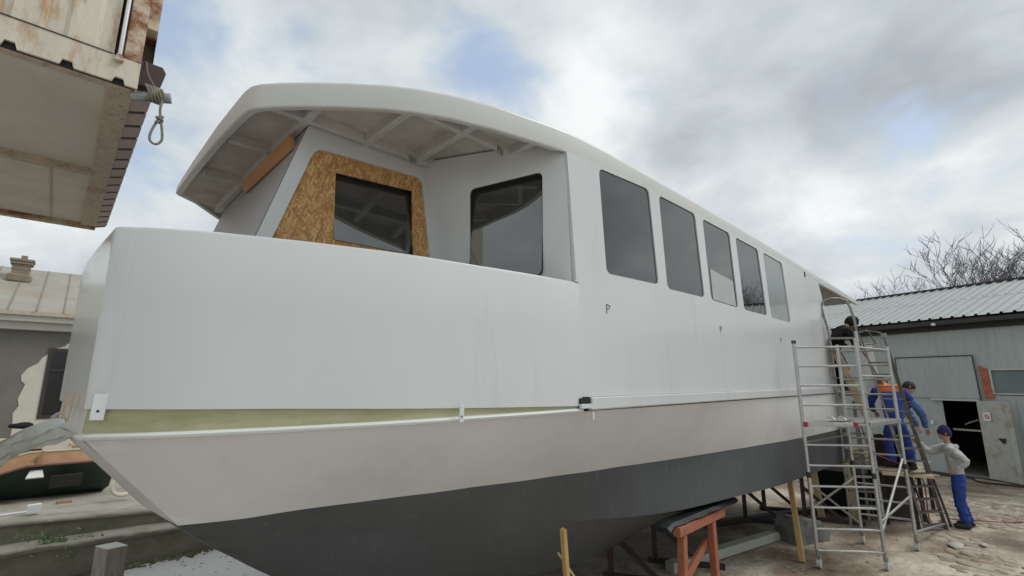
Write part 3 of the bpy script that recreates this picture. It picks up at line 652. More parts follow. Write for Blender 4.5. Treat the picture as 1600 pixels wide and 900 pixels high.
g.loft(rows); part('roof', g, 'roof_paint', boat, ang=35)
# soffit: the raw underside, with a shallow grid of stiffeners
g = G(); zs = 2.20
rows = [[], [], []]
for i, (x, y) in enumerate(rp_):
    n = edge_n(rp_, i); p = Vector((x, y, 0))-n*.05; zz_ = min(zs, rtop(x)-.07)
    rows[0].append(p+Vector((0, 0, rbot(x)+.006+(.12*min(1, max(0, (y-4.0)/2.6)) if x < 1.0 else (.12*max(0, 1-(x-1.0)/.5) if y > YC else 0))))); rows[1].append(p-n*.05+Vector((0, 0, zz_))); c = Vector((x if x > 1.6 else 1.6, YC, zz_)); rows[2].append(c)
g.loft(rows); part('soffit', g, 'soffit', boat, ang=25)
def nearY(x):
    return interp(sorted([(a, b) for a, b in RE+RC]), x)
for xb in (1.25, 1.80, 2.32, 2.9, 3.9, 5.0, 6.1, 7.2):
    y0 = nearY(xb)+.07; g = G(); g.bar((xb, y0, 2.158), (xb, (2*YC-y0) if xb > 1.3 else 6.75, 2.150), .065, .10); part('stiffener', g, 'soffit_beam', boat, bevel=.006)
for yb in (3.06, 3.80, 4.62, 5.62, 6.6, 7.34):
    x0 = .87 if 3.9 < yb < 6.5 else (.95 if yb == 3.80 or yb == 6.6 else 1.75)
    if yb == 6.6: x0 = 1.25
    if yb == 7.34: x0 = 2.1
    g = G(); g.bar((x0, yb, 2.158), (9.0, yb, 2.158), .055, .09); part('stiffener', g, 'soffit_beam', boat, bevel=.006)
for xb in (11.4, 11.9, 12.4, 12.9, 13.4, 13.9, 14.4):
    g = G(); g.bar((xb, 2.65, rbot(xb)+.05), (xb, 2*YC-2.65, rbot(xb)+.05), .06, .09); part('stiffener', g, 'soffit_beam', boat)
# tufts of loose bristle fibre hanging at two beam ends
for (x, y) in ((2.22, 3.70), (2.70, 2.98)):
    g = G()
    for k in range(9):
        a = (x-.05+k*.013, y-.02+.006*k, 2.10); g.tube([a, (a[0]+random.uniform(-.01, .01), a[1]+.01, a[2]-random.uniform(.04, .075))], .0022, 4)
    part('fibre_tuft', g, 'rim', boat)
# aft bulkhead of the cabin and dark interior walls seen through the aft opening
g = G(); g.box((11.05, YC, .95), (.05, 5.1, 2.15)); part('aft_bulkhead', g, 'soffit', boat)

# ================================================================== BOAT STANDS
def saw_horse(name, label, loc, rotz, L, H, mt, w=.07, group=None, tilt=0, brace=True):
    t = thing(name, label, 'trestle', loc, group, rotz)
    g = G(); g.bar((0, -L/2, H-tilt), (0, L/2, H+tilt), w*1.3, w*1.4); part('top_beam', g, mt, t, local=True, bevel=.005)
    for s_ in (-1, 1):
        yy = s_*L*.40; hh = H+tilt*s_*.8
        for q in (-1, 1):
            g = G(); g.bar((q*.26, yy, 0), (q*.03, yy, hh-.02), w, w*.8, up=(0, 1, 0)); part('leg', g, mt, t, local=True, bevel=.004)
    if brace:
        g = G(); g.bar((-.2, -L*.38, .12), (-.08, L*.36, H*.72), w*.9, w*.5, up=(1, 0, 0)); part('brace', g, mt, t, local=True, bevel=.004)
        g = G(); g.bar((-.16, -L*.4, .35), (.16, -L*.4, .35), w*.6, w*.6, up=(0, 0, 1)); part('tie', g, mt, t, local=True)
    return t

# red-brown trestle, front: a lying rectangular frame along the hull
t = thing('hull_trestle', 'rust red timber trestle under the chine, topped with a black rubber pad', 'trestle', (5.85, 2.9, -2.65))
g = G(); g.bar((5.16, 2.80, -1.63), (6.62, 2.93, -1.70), .085, .10); part('top_beam', g, 'rustpaint', t, bevel=.006)
for a, b in (((5.30, 2.86, -2.65), (5.33, 2.83, -1.69)), ((6.30, 2.93, -2.65), (6.22, 2.90, -1.74))):
    g = G(); g.bar(a, b, .085, .085, up=(1, 0, 0)); part('leg', g, 'rustpaint', t, bevel=.006)
g = G(); g.bar((4.98, 3.0, -2.62), (6.22, 2.98, -1.98), .05, .09); part('brace', g, 'rustpaint', t, bevel=.004)
g = G(); g.bar((5.30, 2.86, -2.36), (6.28, 2.92, -2.52), .05, .045); part('tie', g, 'green_beam', t, bevel=.004)
g = G(); rows = []
for i in range(16):
    u = i/15; x = 4.98+u*1.95; y = 2.86+.05*u; z = -1.555-.035*u-(.03 if i == 0 else 0); wv = .012*math.sin(i*1.7)
    rows.append([(x, y-.07+wv, z-.03), (x, y-.085+wv, z-.005), (x, y-.05, z+.028), (x, y+.12, z+.02), (x, y+.12, z-.03)])
g.loft(rows, closed_u=True); g.add(rows[0], [(0, 1, 2, 3, 4)]); g.add(rows[-1], [(4, 3, 2, 1, 0)]); part('rubber_pad', g, 'pad', t)

def tri_stand(name, label, loc, rotz, mt, H=1.0, h=.5):
    t = thing(name, label, 'hull stand', loc, 'triangular steel stands under the hull', rotz)
    g = G(); g.bar((0, 0, 0), (0, 0, H), .07, .07); part('upright', g, mt, t, local=True)
    g = G(); g.bar((0, -.02, h+.12), (0, .62, .05), .06, .06, up=(1, 0, 0)); part('strut', g, mt, t, local=True)
    g = G(); g.bar((0, -.1, .04), (0, .95, .04), .07, .07); part('foot', g, mt, t, local=True)
    g = G(); g.box((0, .03, H+.02), (.16, .2, .05)); part('head_plate', g, mt, t, local=True)
    return t
tri_stand('hull_stand', 'dark red triangular stand left of the rust red trestle', (5.85, 4.18, -2.65), R(-150), 'darksteel', .70)
tri_stand('hull_stand', 'dark red triangular stand just behind the rust red trestle', (6.80, 4.06, -2.65), R(-150), 'darksteel', .80)
tri_stand('hull_stand', 'black triangular steel stand just right of the rust red trestle', (9.94, 3.95, -2.65), R(-155), 'rubber', .98)
tri_stand('hull_stand', 'black triangular steel stand between the trestle and the long timber prop', (11.08, 4.0, -2.65), R(-155), 'rubber', 1.0)
tri_stand('hull_stand', 'dark brown triangular stand behind the scaffold tower', (10.9, 3.2, -2.65), R(-160), 'darksteel', 1.0)
solo('floor_beam', G().bar((6.6, 3.72, -2.57), (9.95, 3.05, -2.57), .16, .13), 'green_beam', 'long pale green beam lying on the ground beneath the hull', 'beam', bevel=.008)
solo('floor_beam', G().bar((9.0, 4.3, -2.60), (12.0, 3.1, -2.60), .14, .09), 'darksteel', 'long dark steel beam lying on the ground behind the black stands', 'beam', bevel=.008)
# timber props
def prop(label, foot, head, w_=.055, d_=.04, mt='wood'):
    t = thing('timber_prop', label, 'prop', foot)
    g = G(); g.bar(foot, head, w_, d_, up=(1, 0, 0)); part('post', g, mt, t, bevel=.003); return t
pr = prop('pale timber prop under the chine at the bottom of the picture, with cross stick', (4.02, 3.36, -2.65), (3.66, 3.14, -1.375), .052, .045)
g = G(); g.tube([(3.72, 3.26, -1.62), (3.98, 3.22, -1.95)], .011, 6); part('cross_stick', g, 'ply', pr)
prop('long yellow timber prop leaning to the hull left of the scaffold tower', (8.42, 2.58, -2.65), (8.95, 2.80, -1.62), .075, .045)
for i, (x, y, lb) in enumerate([(11.2, 3.0, 'short yellow timber prop, leftmost under the stern'), (11.75, 3.15, 'short yellow timber prop in the middle under the stern'), (11.7, 2.55, 'short yellow timber prop at the near corner of the stern')]):
    prop(lb, (x, y, -2.65), (x-.05, y+.05, -1.63), .11, .06, 'yellow_timber')
# concrete counterweight near the tower foot
g = G(); g.prism([(9.12, 2.80, -2.65), (9.85, 2.55, -2.65), (9.95, 2.55, -2.55), (9.7, 2.62, -2.33), (9.25, 2.84, -2.25), (9.08, 2.85, -2.42)], (.10, .35, 0))
solo('concrete_block', g, 'concrete_dark', 'chipped grey concrete block behind the near tower castor', 'block', bevel=.012)

# ================================================================== SCAFFOLD TOWER
def castor(p, parent):
    x, y, z = p
    g = G(); g.tube([(x, y, z+.17), (x, y, z+.28)], .02, 8); g.box((x+.02, y, z+.15), (.07, .055, .05)); c = part('castor', g, 'alu_dull', parent)
    g = G(); g.tube([(x+.03, y-.022, z+.065), (x+.03, y+.022, z+.065)], .065, 14); part('wheel', g, 'castor', c)
tw = thing('scaffold_tower', 'silver aluminium mobile scaffold tower on castors beside the hull', 'scaffold tower', (9.3, 1.9, -2.65))
LA, LB, LC, LD = Vector((8.33, 2.34, 0)), Vector((8.92, 1.65, 0)), Vector((10.25, 1.46, 0)), Vector((10.07, 2.14, 0))
tops = {'a': .60, 'b': .64, 'c': .56, 'd': .62}
for P, tp in ((LA, .60), (LB, .64), (LC, .56), (LD, .62)):
    g = G(); g.tube([(P.x, P.y, -2.40), (P.x, P.y, tp)], .026, 10); lg = part('upright', g, 'alu', tw)
    g = G(); g.tube([(P.x, P.y, -1.42), (P.x, P.y, -1.34)], .030, 10); part('collar', g, 'rubber', lg)
    castor((P.x, P.y, -2.65), tw)
g = G(); g.box((LA.x, LA.y, .585), (.05, .05, .05)); part('socket', g, 'rim', tw)
for zr in [.505-.292*k for k in range(11)]:
    g = G(); g.tube([LA+Vector((0, 0, zr)), LB+Vector((0, 0, zr))], .0165, 8); part('rung', g, 'alu', tw)
for zr in [.50-.245*k for k in range(12)]:
    g = G(); g.tube([LD+Vector((0, 0, zr)), LC+Vector((0, 0, zr))], .016, 8); part('rung', g, 'alu_dull', tw)
for zr in (.50, .06):
    g = G(); g.tube([LB+Vector((0, 0, zr)), LC+Vector((0, 0, zr+.0))], .016, 8); part('guard_rail', g, 'alu', tw)
# diagonals and horizontals
for a, b, r_, mt in ((LB+Vector((0, 0, -2.15)), LC+Vector((-.15, 0, -1.25)), .018, 'alu'), (LA+Vector((0, 0, -1.50)), LD+Vector((0, 0, -2.35)), .017, 'alu_dull'),
                 (LA+Vector((0, 0, -1.84)), LD+Vector((0, 0, -1.62)), .017, 'alu_dull'), (LB+Vector((0, 0, -2.02)), LC+Vector((0, 0, -1.84)), .018, 'alu_dull'),
                 (LA+Vector((0, 0, -.92)), LD+Vector((0, 0, -.92)), .016, 'alu_dull')):
    g = G(); g.tube([a, b], r_, 8); part('brace', g, mt, tw)
# platform
z0 = -.655
g = G(); e1 = (LD-LA).normalized(); 
g.plate([LA+Vector((0, 0, z0)), LB+Vector((0, 0, z0)), LC+Vector((0, 0, z0)), LD+Vector((0, 0, z0))], [], (0, 0, .03)); dkp = part('platform', g, 'alu_dull', tw)
g = G(); g.bar(LA.lerp(LB, .04)+Vector((-.02, -.02, z0)), LA.lerp(LB, .82)+Vector((-.02, -.02, z0)), .03, .055); part('edge_beam', g, 'alu', dkp, bevel=.003)
g = G(); g.bar(LB+Vector((.05, -.03, z0)), LC+Vector((0, -.03, z0)), .03, .06); part('edge_beam', g, 'alu', dkp, bevel=.003)
for f_ in (.02, .80):
    g = G(); g.box(LA.lerp(LB, f_)+Vector((-.03, -.03, z0)), (.05, .05, .07)); part('end_cap', g, 'redcap', dkp)
g = G(); rows = []
for i in range(9):
    rows.append([LA.lerp(LB, .30+.045*i)+Vector((.10+.08*math.cos(j*.9), 0, z0+.035+.045*abs(math.sin(i*.8+.5))*math.exp(-((j-3)/2.2)**2)*2)) + e1*(.05*j) for j in range(7)])
g.loft(rows); solo('folded_cloth', g, 'tarp_white', 'crumpled white cloth lying on the tower platform', 'cloth')

# second, narrow aluminium frame with a hooped handrail at the stern
t2 = thing('platform_ladder', 'grey aluminium platform ladder with curved hoop handrail at the stern opening', 'ladder', (11.3, 2.2, -2.65))
PL, PR_ = Vector((11.12, 2.42, 0)), Vector((11.40, 2.10, 0))
pa = [PL+Vector((-.0, .10, -2.65)), PL+Vector((0, .06, -.6)), PL+Vector((0, .05, .75)), PL+Vector((.02, .13, 1.45)), PL+Vector((.06, .10, 1.58)), PL+Vector((.10, .02, 1.63)), PR_+Vector((0, .12, 1.62)), PR_+Vector((.02, .05, 1.52)), PR_+Vector((.02, 0, 1.30)), PR_+Vector((0, -.03, .86)), PR_+Vector((0, -.05, -2.65))]
g = G(); g.tube(spline(pa, 60), .022, 8); part('hoop_rail', g, 'alu_dull', t2)
g = G(); g.tube([PR_+Vector((-.02, -.05, -2.65)), PR_+Vector((-.02, -.02, .95))], .034, 8); part('upright', g, 'alu', t2)
for k in range(13):
    zr = .82-.26*k
    g = G(); g.bar(PL+Vector((0, .06, zr)), PR_+Vector((0, -.02, zr)), .09, .03); part('tread', g, 'ladder_dark' if k % 2 else 'alu_dull', t2)
g = G(); g.plate([PL+Vector((-.02, .05, .80)), PR_+Vector((0, -.02, .80)), PR_+Vector((.5, .12, .80)), PL+Vector((.5, .2, .80))], [], (0, 0, .035)); part('top_shelf', g, 'alu_dull', t2)
for a, b in (((11.4, 2.1, .9), (11.75, 1.95, .98)), ((11.75, 1.95, .98), (11.8, 1.85, .72)), ((11.45, 2.0, .68), (11.8, 1.85, .72)), ((11.4, 2.1, .78), (12.0, 1.75, -.4))):
    g = G(); g.tube([a, b], .014, 6); part('stay', g, 'ladder_dark', t2)
for f_ in (.32, .62):
    g = G(); g.bar(PL+Vector((.12, -.05, .82-1.2*f_)), PR_+Vector((.3, 0, -.95)), .02, .02); part('stay', g, 'alu_dull', t2)
solo('plank', G().bar((11.22, 2.44, .62), (11.46, 2.12, -.60), .14, .03, up=(1, 0, 0)), 'ply', 'pale plywood plank leaning diagonally behind the ladder treads', 'plank')
solo('white_board', G().prism([(12.02, 2.12, .74), (12.04, 1.96, .74), (12.06, 1.90, -.15), (12.0, 2.18, -.15)], (.03, .02, 0)), 'white_paint', 'blank white board standing upright behind the tower, right of the hull', 'board')

# dark step ladder to the right
t3 = thing('step_ladder', 'dark weathered aluminium step ladder on which the workers climb, right of the tower', 'ladder', (11.3, 1.4, -2.65))
def lp(u, v):    # u across, v up 0..1 : two stiles narrowing upwards
    a = Vector((11.62, 1.50, -2.65)).lerp(Vector((11.00, 1.94, .80)), v); b = Vector((12.05, 1.26, -2.65)).lerp(Vector((11.02, 1.60, .80)), v)
    return a.lerp(b, u)
for u, mt in ((0, 'alu_dull'), (1, 'ladder_dark')):
    g = G(); g.bar(lp(u, 0), lp(u, .93), .022, .035 if u == 0 else .055, up=(0, 1, 0)); part('stile', g, mt, t3)
for k in range(14):
    g = G(); g.bar(lp(0, .03+.064*k), lp(1, .03+.064*k), .07, .028); part('step', g, 'ladder_dark', t3)
g = G(); g.tube(spline([lp(1, .90), lp(1, .99), lp(1, 1.02)+Vector((0, .05, 0)), lp(0, 1.03), lp(0, .98), lp(0, .9)], 30), .013, 6); part('top_rail', g, 'ladder_dark', t3)
g = G(); g.tube([lp(1, 1.0)+Vector((0, 0, -.02)), lp(1, 1.0)+Vector((0, 0, .05))], .05, 8); part('knob', g, 'alu_dull', t3)
for u in (0, 1):
    g = G(); g.bar(lp(u, .55)+Vector((.05, 0, 0)), lp(u, 0)+Vector((.25, -.05, 0)), .03, .03); part('rear_leg', g, 'ladder_dark', t3)
g = G(); g.tube([LC+Vector((.02, 0, -2.38)), lp(1, .03)], .02, 8); part('base_tie', g, 'alu_dull', t3)

# work stand, crates and dark clutter behind the tower
tb = thing('work_bench', 'low dark work bench behind the scaffold, loaded with clutter', 'bench', (13.0, 2.2, -2.65))
g = G(); g.box((13.0, 2.0, -1.72), (1.5, 1.0, .06)); part('bench_top', g, 'alu_dull', tb)
for sx in (-.65, .65):
    for sy in (-.42, .42):
        g = G(); g.bar((13.0+sx, 2.0+sy, -2.65), (13.0+sx, 2.0+sy, -1.75), .06, .06); part('leg', g, 'darksteel', tb)
for k in range(5):
    solo('timber_batten', G().bar((11.9+.02*k, 3.3-.05*k, -1.78+.085*k), (13.3, 2.55-.03*k, -1.78+.085*k), .20, .07), 'yellow_timber', ['bottom', 'second', 'middle', 'fourth', 'topmost'][k]+' sawn yellow batten in the stack behind the tower', 'timber', group='sawn battens stacked behind the tower', bevel=.005)
g = G(); g.box((13.0, 2.75, -2.2), (2.6, .9, .8)); solo('black_crate', g, 'black', 'long black crate under the timber stack behind the tower', 'crate', bevel=.03)
g = G(); rows = []
for i in range(12):
    a = 2*math.pi*i/12; rows.append([Vector((12.35+.30*math.cos(a)*(1-.3*k/5), 2.05+.34*math.sin(a)*(1-.25*k/5), -2.65+1.55*k/5+.05*math.sin(3*a+k))) for k in range(6)])
g.loft(rows, closed_v=True); g.add([r[-1] for r in rows], [tuple(range(12))]); solo('dark_tarpaulin', g, 'darksteel', 'tall dark brown tarpaulin-covered bundle standing behind the tower rungs', 'bundle')
for k, (x, y, lb) in enumerate([(12.75, 2.15, 'lower white folded sheet on the bench behind the tower'), (12.72, 2.12, 'upper white folded sheet on the bench behind the tower')]):
    g = G(); g.blob((x, y, -1.62+.13*k), (.34-.05*k, .25, .075), 12, 6); solo('folded_sheet', g, 'tarp_white', lb, 'sheet')
# red air hose
hs = spline([(10.3, 2.0, -.72), (10.4, 1.9, -1.2), (11.6, 1.7, -1.55), (11.95, 1.62, -1.9), (12.2, 1.55, -1.7), (12.3, 1.5, -2.0), (12.35, 1.5, -2.62), (12.9, 1.3, -2.63), (13.5, .4, -2.63), (14.8, -.2, -2.63)], 60)
solo('air_hose', G().tube(hs, .010, 6), mat('hose_red', (.20, .035, .03), .5), 'thin dark red air hose hanging from the tower and trailing over the ground', 'hose')

# ================================================================== SHED (right background)
sa = R(73.1); SU = Vector((math.cos(sa), math.sin(sa), 0)); SN = Vector((math.sin(sa), -math.cos(sa), 0)); S0 = Vector((18.84, 1.36, 0))
def sp(u, z, n=0): return S0+SU*u+SN*n+Vector((0, 0, z))     # u along the wall (+ = towards the boat), n = into the shed
shed = thing('workshop_shed', 'grey green corrugated sheet workshop with low pitched metal roof', 'building', tuple(sp(0, -2.65)))
def su_of(x, y): return (Vector((x, y, 0))-S0).dot(SU)
U_L, U_R = 12.0, -9.0
dL, dR = .25, -.52          # door opening along u
zD = -.57
def wall_sheet(u0, u1, zb, zt):
    g = G(); n = max(2, int(abs(u1-u0)/.05)); top = []; bot = []; 
    for i in range(n+1):
        u = u0+(u1-u0)*i/n; ph = (u/.2) % 1; d = -.016 if ph < .25 else (0 if ph > .35 else -.008)
        top.append(sp(u, zt, d)); bot.append(sp(u, zb, d))
    g.loft([bot, top]); return g
edges = [12.0, 10, 8, 6, 5, 4, 3.1, 2.15, 1.25, dL, dR, -1.35, -2.3, -3.3, -4.4, -6, -9]
for a, b in zip(edges, edges[1:]):
    if (a, b) == (dL, dR):
        part('wall_sheet', wall_sheet(a, b, zD, .70), 'shed_wall', shed, ang=20)
    elif a <= dR and b >= -4.4:
        part('wall_sheet', wall_sheet(a, b, -2.65, -.40), 'shed_wall', shed, ang=20)
        if not (b >= -4.4 and a <= dR-.0): pass
    else: part('wall_sheet', wall_sheet(a, b, -2.65, .70), 'shed_wall', shed, ang=20)
    part('upper_wall_sheet', wall_sheet(a, b, .70, 1.66), 'shed_wall', shed, ang=20)
# long panel that overlaps (large sliding door leaf), slightly proud, with black edge
g = wall_sheet(1.25, dR-.10, zD+.06, .665); 
for v in g.v: v -= SN*.035
part('sliding_leaf', g, 'shed_wall', shed, ang=20)
g = G(); g.bar(sp(1.27, .685, -.045), sp(dR-.10, .685, -.045), .03, .022); g.bar(sp(dR-.09, .69, -.045), sp(dR-.11, -.55, -.045), .022, .03, up=(0, 0, 1)); g.bar(sp(1.26, .69, -.045), sp(1.26, -.4, -.045), .02, .02)
part('leaf_edge', g, 'rim', shed)
g = G(); g.bar(sp(.48, zD+.02, -.07), sp(dR-.08, zD+.02, -.07), .06, .055); part('door_lintel', g, 'cornice', shed, bevel=.004)
# window strip with orange post
u1 = su_of(18.65, .70); 
g = G(); g.prism([sp(u1-.02, .40, -.05), sp(u1-.17, .30, -.05), sp(u1-.22, -.46, -.05), sp(u1-.05, -.50, -.05)], tuple(SN*.04)); part('rusty_post', g, 'orange_post', shed)
wz0, wz1 = -.38, .30
g = G(); g.plate([sp(u1-.20, wz1), sp(-4.4, wz1), sp(-4.4, wz0), sp(u1-.20, wz0)], [[sp(u1-.245, wz1-.035), sp(-4.36, wz1-.035), sp(-4.36, wz0+.035), sp(u1-.245, wz0+.035)]], tuple(SN*-.03)); wf = part('window_frame', g, 'cornice', shed)
for k in range(5):
    ua, ub = u1-.245-k*.72, u1-.245-(k+1)*.72+.02
    g = G(); g.prism([sp(ua, wz1-.035, .01), sp(ub, wz1-.035, .01), sp(ub, wz0+.035, .01), sp(ua, wz0+.035, .01)], tuple(SN*.01)); part('window_pane', g, 'pane_shed', wf)
part('wall_sheet', wall_sheet(dR, -4.4, .30, .70), 'shed_wall', shed, ang=20)
part('wall_sheet', wall_sheet(dR, u1-.20, -.42, .32), 'shed_wall', shed, ang=20)
# eave: dark gutter/fascia, roof sheets
g = G(); g.bar(sp(U_L, 1.64, -.18), sp(U_R, 1.64, -.18), .34, .12); part('gutter', g, 'shed_dark', shed)
g = G(); g.bar(sp(U_L, 1.52, -.04), sp(U_R, 1.52, -.04), .08, .18); part('eave_board', g, 'shed_dark', shed)
ez, en, rz, rn = 1.76, -.34, 3.22, 4.0
def roof_pt(u, t, lift): 
    n = en+(rn-en)*t; z = ez+(rz-ez)*t; return sp(u, z+lift, n)
k = 0; u = U_L
while u > U_R:
    g = G(); prof = []
    for j in range(4):
        ub = u-j*.26; prof += [(ub, .0), (ub-.17, .0), (ub-.185, .045), (ub-.235, .045), (ub-.25, .0)]
    prof.append((u-1.04, 0))
    lo = .003*(k % 2)
    for (t0, t1, dz) in ((0, .52, .0), (.515, 1.0, .008)):
        g.loft([[roof_pt(uu, t0, z_+lo+dz) for uu, z_ in prof], [roof_pt(uu, t1, z_+lo+dz) for uu, z_ in prof]])
    part('roof_sheet', g, 'shed_roof', shed, ang=15); u -= 1.04; k += 1
g = G(); g.bar(sp(U_L, rz+.05, rn), sp(U_R, rz+.05, rn), .22, .05); part('ridge_cap', g, 'shed_dark', shed)
# rest of the body: far slope, gable, interior
g = G(); g.loft([[sp(U_L, rz, rn), sp(U_R, rz, rn)], [sp(U_L, 1.6, 8.2), sp(U_R, 1.6, 8.2)], [sp(U_L, -2.65, 8.0), sp(U_R, -2.65, 8.0)]])
for uu in (U_L, U_R): g.add([sp(uu, -2.65, 0), sp(uu, 1.7, 0), sp(uu, rz, rn), sp(uu, 1.6, 8), sp(uu, -2.65, 8)], [(0, 1, 2, 3, 4)])
part('rear_walls', g, 'shed_wall', shed)
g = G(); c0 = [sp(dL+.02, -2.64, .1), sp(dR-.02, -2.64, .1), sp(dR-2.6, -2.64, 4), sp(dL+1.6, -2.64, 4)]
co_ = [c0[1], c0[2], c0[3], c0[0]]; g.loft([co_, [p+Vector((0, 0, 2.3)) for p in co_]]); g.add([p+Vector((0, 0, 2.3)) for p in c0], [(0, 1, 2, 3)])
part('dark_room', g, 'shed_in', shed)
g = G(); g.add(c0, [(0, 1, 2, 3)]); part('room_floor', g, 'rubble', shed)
g = G(); g.bar(sp(.24, -1.40, .35), sp(-.5, -1.40, .35), .05, .05); g.prism([sp(.02, -1.28, .5), sp(-.30, -1.12, .5), sp(-.42, -1.12, .8), sp(.0, -1.20, .8)], (0, 0, .03)); part('shelf', g, 'cornice', shed)
# open door: thick dented leaf standing against the wall
dz0, dz1 = -2.60, zD+.01
g = G(); cor4 = [sp(dR+.0, dz0, -.06), sp(dR-.36, dz0-.0, -.52), sp(dR-.36+.0, dz1, -.52), sp(dR+.0, dz1, -.06)]
g = G(); ND = 12
hn = Vector((0, 0, 0))
da, db = sp(dR-.02, 0, -.05), sp(dR-.72, 0, -.30); dv = (db-da); dn = Vector((dv.y, -dv.x, 0)).normalized()
if dn.dot(SN) > 0: dn = -dn
rows = []
for i in range(ND+1):
    row = []
    for j in range(ND+1):
        p = da+dv*(i/ND); z = dz0+(dz1-dz0)*j/ND; d = .012*noise.noise(Vector((i*.5, j*.45, 3))) if 0 < i < ND and 0 < j < ND else 0
        row.append(p+dn*(.03+d)+Vector((0, 0, z)))
    rows.append(row)
g.loft(rows); back = [[p-dn*.06 for p in (rows[0][0], rows[0][-1], rows[-1][-1], rows[-1][0])]]
o4 = [rows[0][0], rows[0][-1], rows[-1][-1], rows[-1][0]]; b4 = back[0]
g.add(o4+b4, [(0, 1, 5, 4), (1, 2, 6, 5), (2, 3, 7, 6), (3, 0, 4, 7), (4, 5, 6, 7)])
dr = part('door', g, 'shed_door', shed, ang=30, label='open dented pale metal door with a small paper notice')
g = G(); q0 = da+dv*.97
g.bar(q0+dn*.0+Vector((0, 0, dz0)), q0+dn*.0+Vector((0, 0, dz1)), .10, .09); part('door_edge', g, 'shed_door', dr)
def dq(u, z, o=.046): return da+dv*u+dn*o+Vector((0, 0, z))
g = G(); g.prism([dq(.16, -.86), dq(.42, -.84), dq(.42, -1.08), dq(.16, -1.10)], tuple(dn*.004)); sg = part('notice', g, 'pale_sign', dr)
g = G(); c = dq(.30, -.97, .052)
ringp = [c+dv.normalized()*.045*math.cos(a*.628)+Vector((0, 0, .055*math.sin(a*.628))) for a in range(10)]; g.tube(ringp, .008, 5, closed=True)
g.tube([c-dv.normalized()*.05+Vector((0, 0, .05)), c+dv.normalized()*.05-Vector((0, 0, .05))], .007, 5); part('notice_print', g, 'sign_red', sg)
g = G(); g.prism([dq(.52, -1.52), dq(.78, -1.50), dq(.74, -1.62), dq(.66, -1.64), dq(.60, -1.58)], tuple(dn*.003)); part('door_hole', g, 'rim', dr)
g = G(); g.prism([sp(.60, -1.16, -.03), sp(.53, -1.16, -.03), sp(.53, -1.28, -.03), sp(.60, -1.28, -.03)], tuple(SN*-.02)); part('socket_box', g, 'pale_sign', shed)
g = G(); g.blob(sp(.02, 1.60, -.36), (.06, .06, .045), 8, 5); part('eave_lamp', g, 'pale_sign', shed)
g = G(); g.bar(sp(1.0, -2.64, -.06), sp(-6, -2.64, -.06), .10, .05); part('threshold', g, 'shed_dark', shed)
# rough sheet and cable by the door right edge
solo('ground_cable', G().tube(spline([tuple(sp(.4, -2.62, -.5)), tuple(sp(-.2, -2.62, -.35)), tuple(sp(-.6, -2.62, -.75)), tuple(sp(-1.4, -2.62, -.5)), tuple(sp(-3.5, -2.62, -.6))], 40), .022, 6), 'rubber', 'thick black cable along the ground at the shed door', 'cable')

# ================================================================== LEFT HOUSE
HY = 17.0
hs_ = thing('old_house', 'old single storey grey rendered house with rusty tin roof behind the bow', 'house', (-2, HY, -2.1))
part('wall', G().box((-3.0, HY+.15, -.33), (10.0, .3, 3.55)), 'house_wall', hs_)
part('cornice', G().box((-3.0, HY-.10, 1.33), (10.1, .22, .20)).box((-3.0, HY-.16, 1.50), (10.2, .34, .16)), 'cornice', hs_, bevel=.02)
g = G(); g.bar((-8, HY-.33, 1.62), (2.1, HY-.33, 1.62), .12, .09); part('gutter', g, 'cont_rail', hs_)
def hr(x, t): return Vector((x, HY-.32+t*3.6, 1.66+t*1.62))
sx0 = -8.0; nxp = 20
for i in range(nxp):
    for j in range(3):
        x0, x1 = sx0+i*.50, sx0+(i+1)*.50; t0, t1 = j/3, (j+1)/3; dz = .004*j+.003*(i % 2)+random.uniform(0, .006)
        q = [hr(x0+.012, t0), hr(x1-.012, t0), hr(x1-.012, t1+.01), hr(x0+.012, t1+.01)]
        g = G(); g.prism([p+Vector((0, 0, dz)) for p in q], (0, 0, .012)); part('roof_panel', g, 'house_roof', hs_)
for i in range(nxp+1):
    x = sx0+i*.50; g = G(); g.bar(hr(x, 0)+Vector((0, 0, .02)), hr(x, 1)+Vector((0, 0, .02)), .022, .04); part('roof_seam', g, 'chimney', hs_)
g = G(); g.loft([[hr(sx0, 1), hr(sx0+nxp*.50, 1)], [Vector((sx0, HY+7, 1.6)), Vector((2.1, HY+7, 1.6))]]); g.box((-3, HY+6.5, -.3), (10, .3, 3.6)); g.loft([[hr(sx0, 0), hr(sx0+nxp*.50, 0)], [hr(sx0, 1), hr(sx0+nxp*.50, 1)]])
for v in g.v: v.z -= .01
part('rear_roof', g, 'house_roof', hs_)
CHX, CHY = -1.04, HY+2.2
ch = part('chimney', G().box((CHX, CHY, 2.95), (.36, .36, .80)), 'chimney', hs_, bevel=.015)
part('chimney_skirt', G().box((CHX, CHY-.02, 2.82), (.50, .50, .22), (0, .06, 0)), 'chimney', ch, bevel=.04)
for k in range(4):
    part('chimney_course', G().box((CHX, CHY, 3.10+.08*k), ((.38, .37, .46, .50)[k], (.38, .37, .46, .50)[k], .072)), 'chimney', ch, bevel=.01)
part('chimney_pot', G().box((CHX+.02, CHY, 3.44), (.13, .13, .12)), 'chimney', ch, bevel=.01)
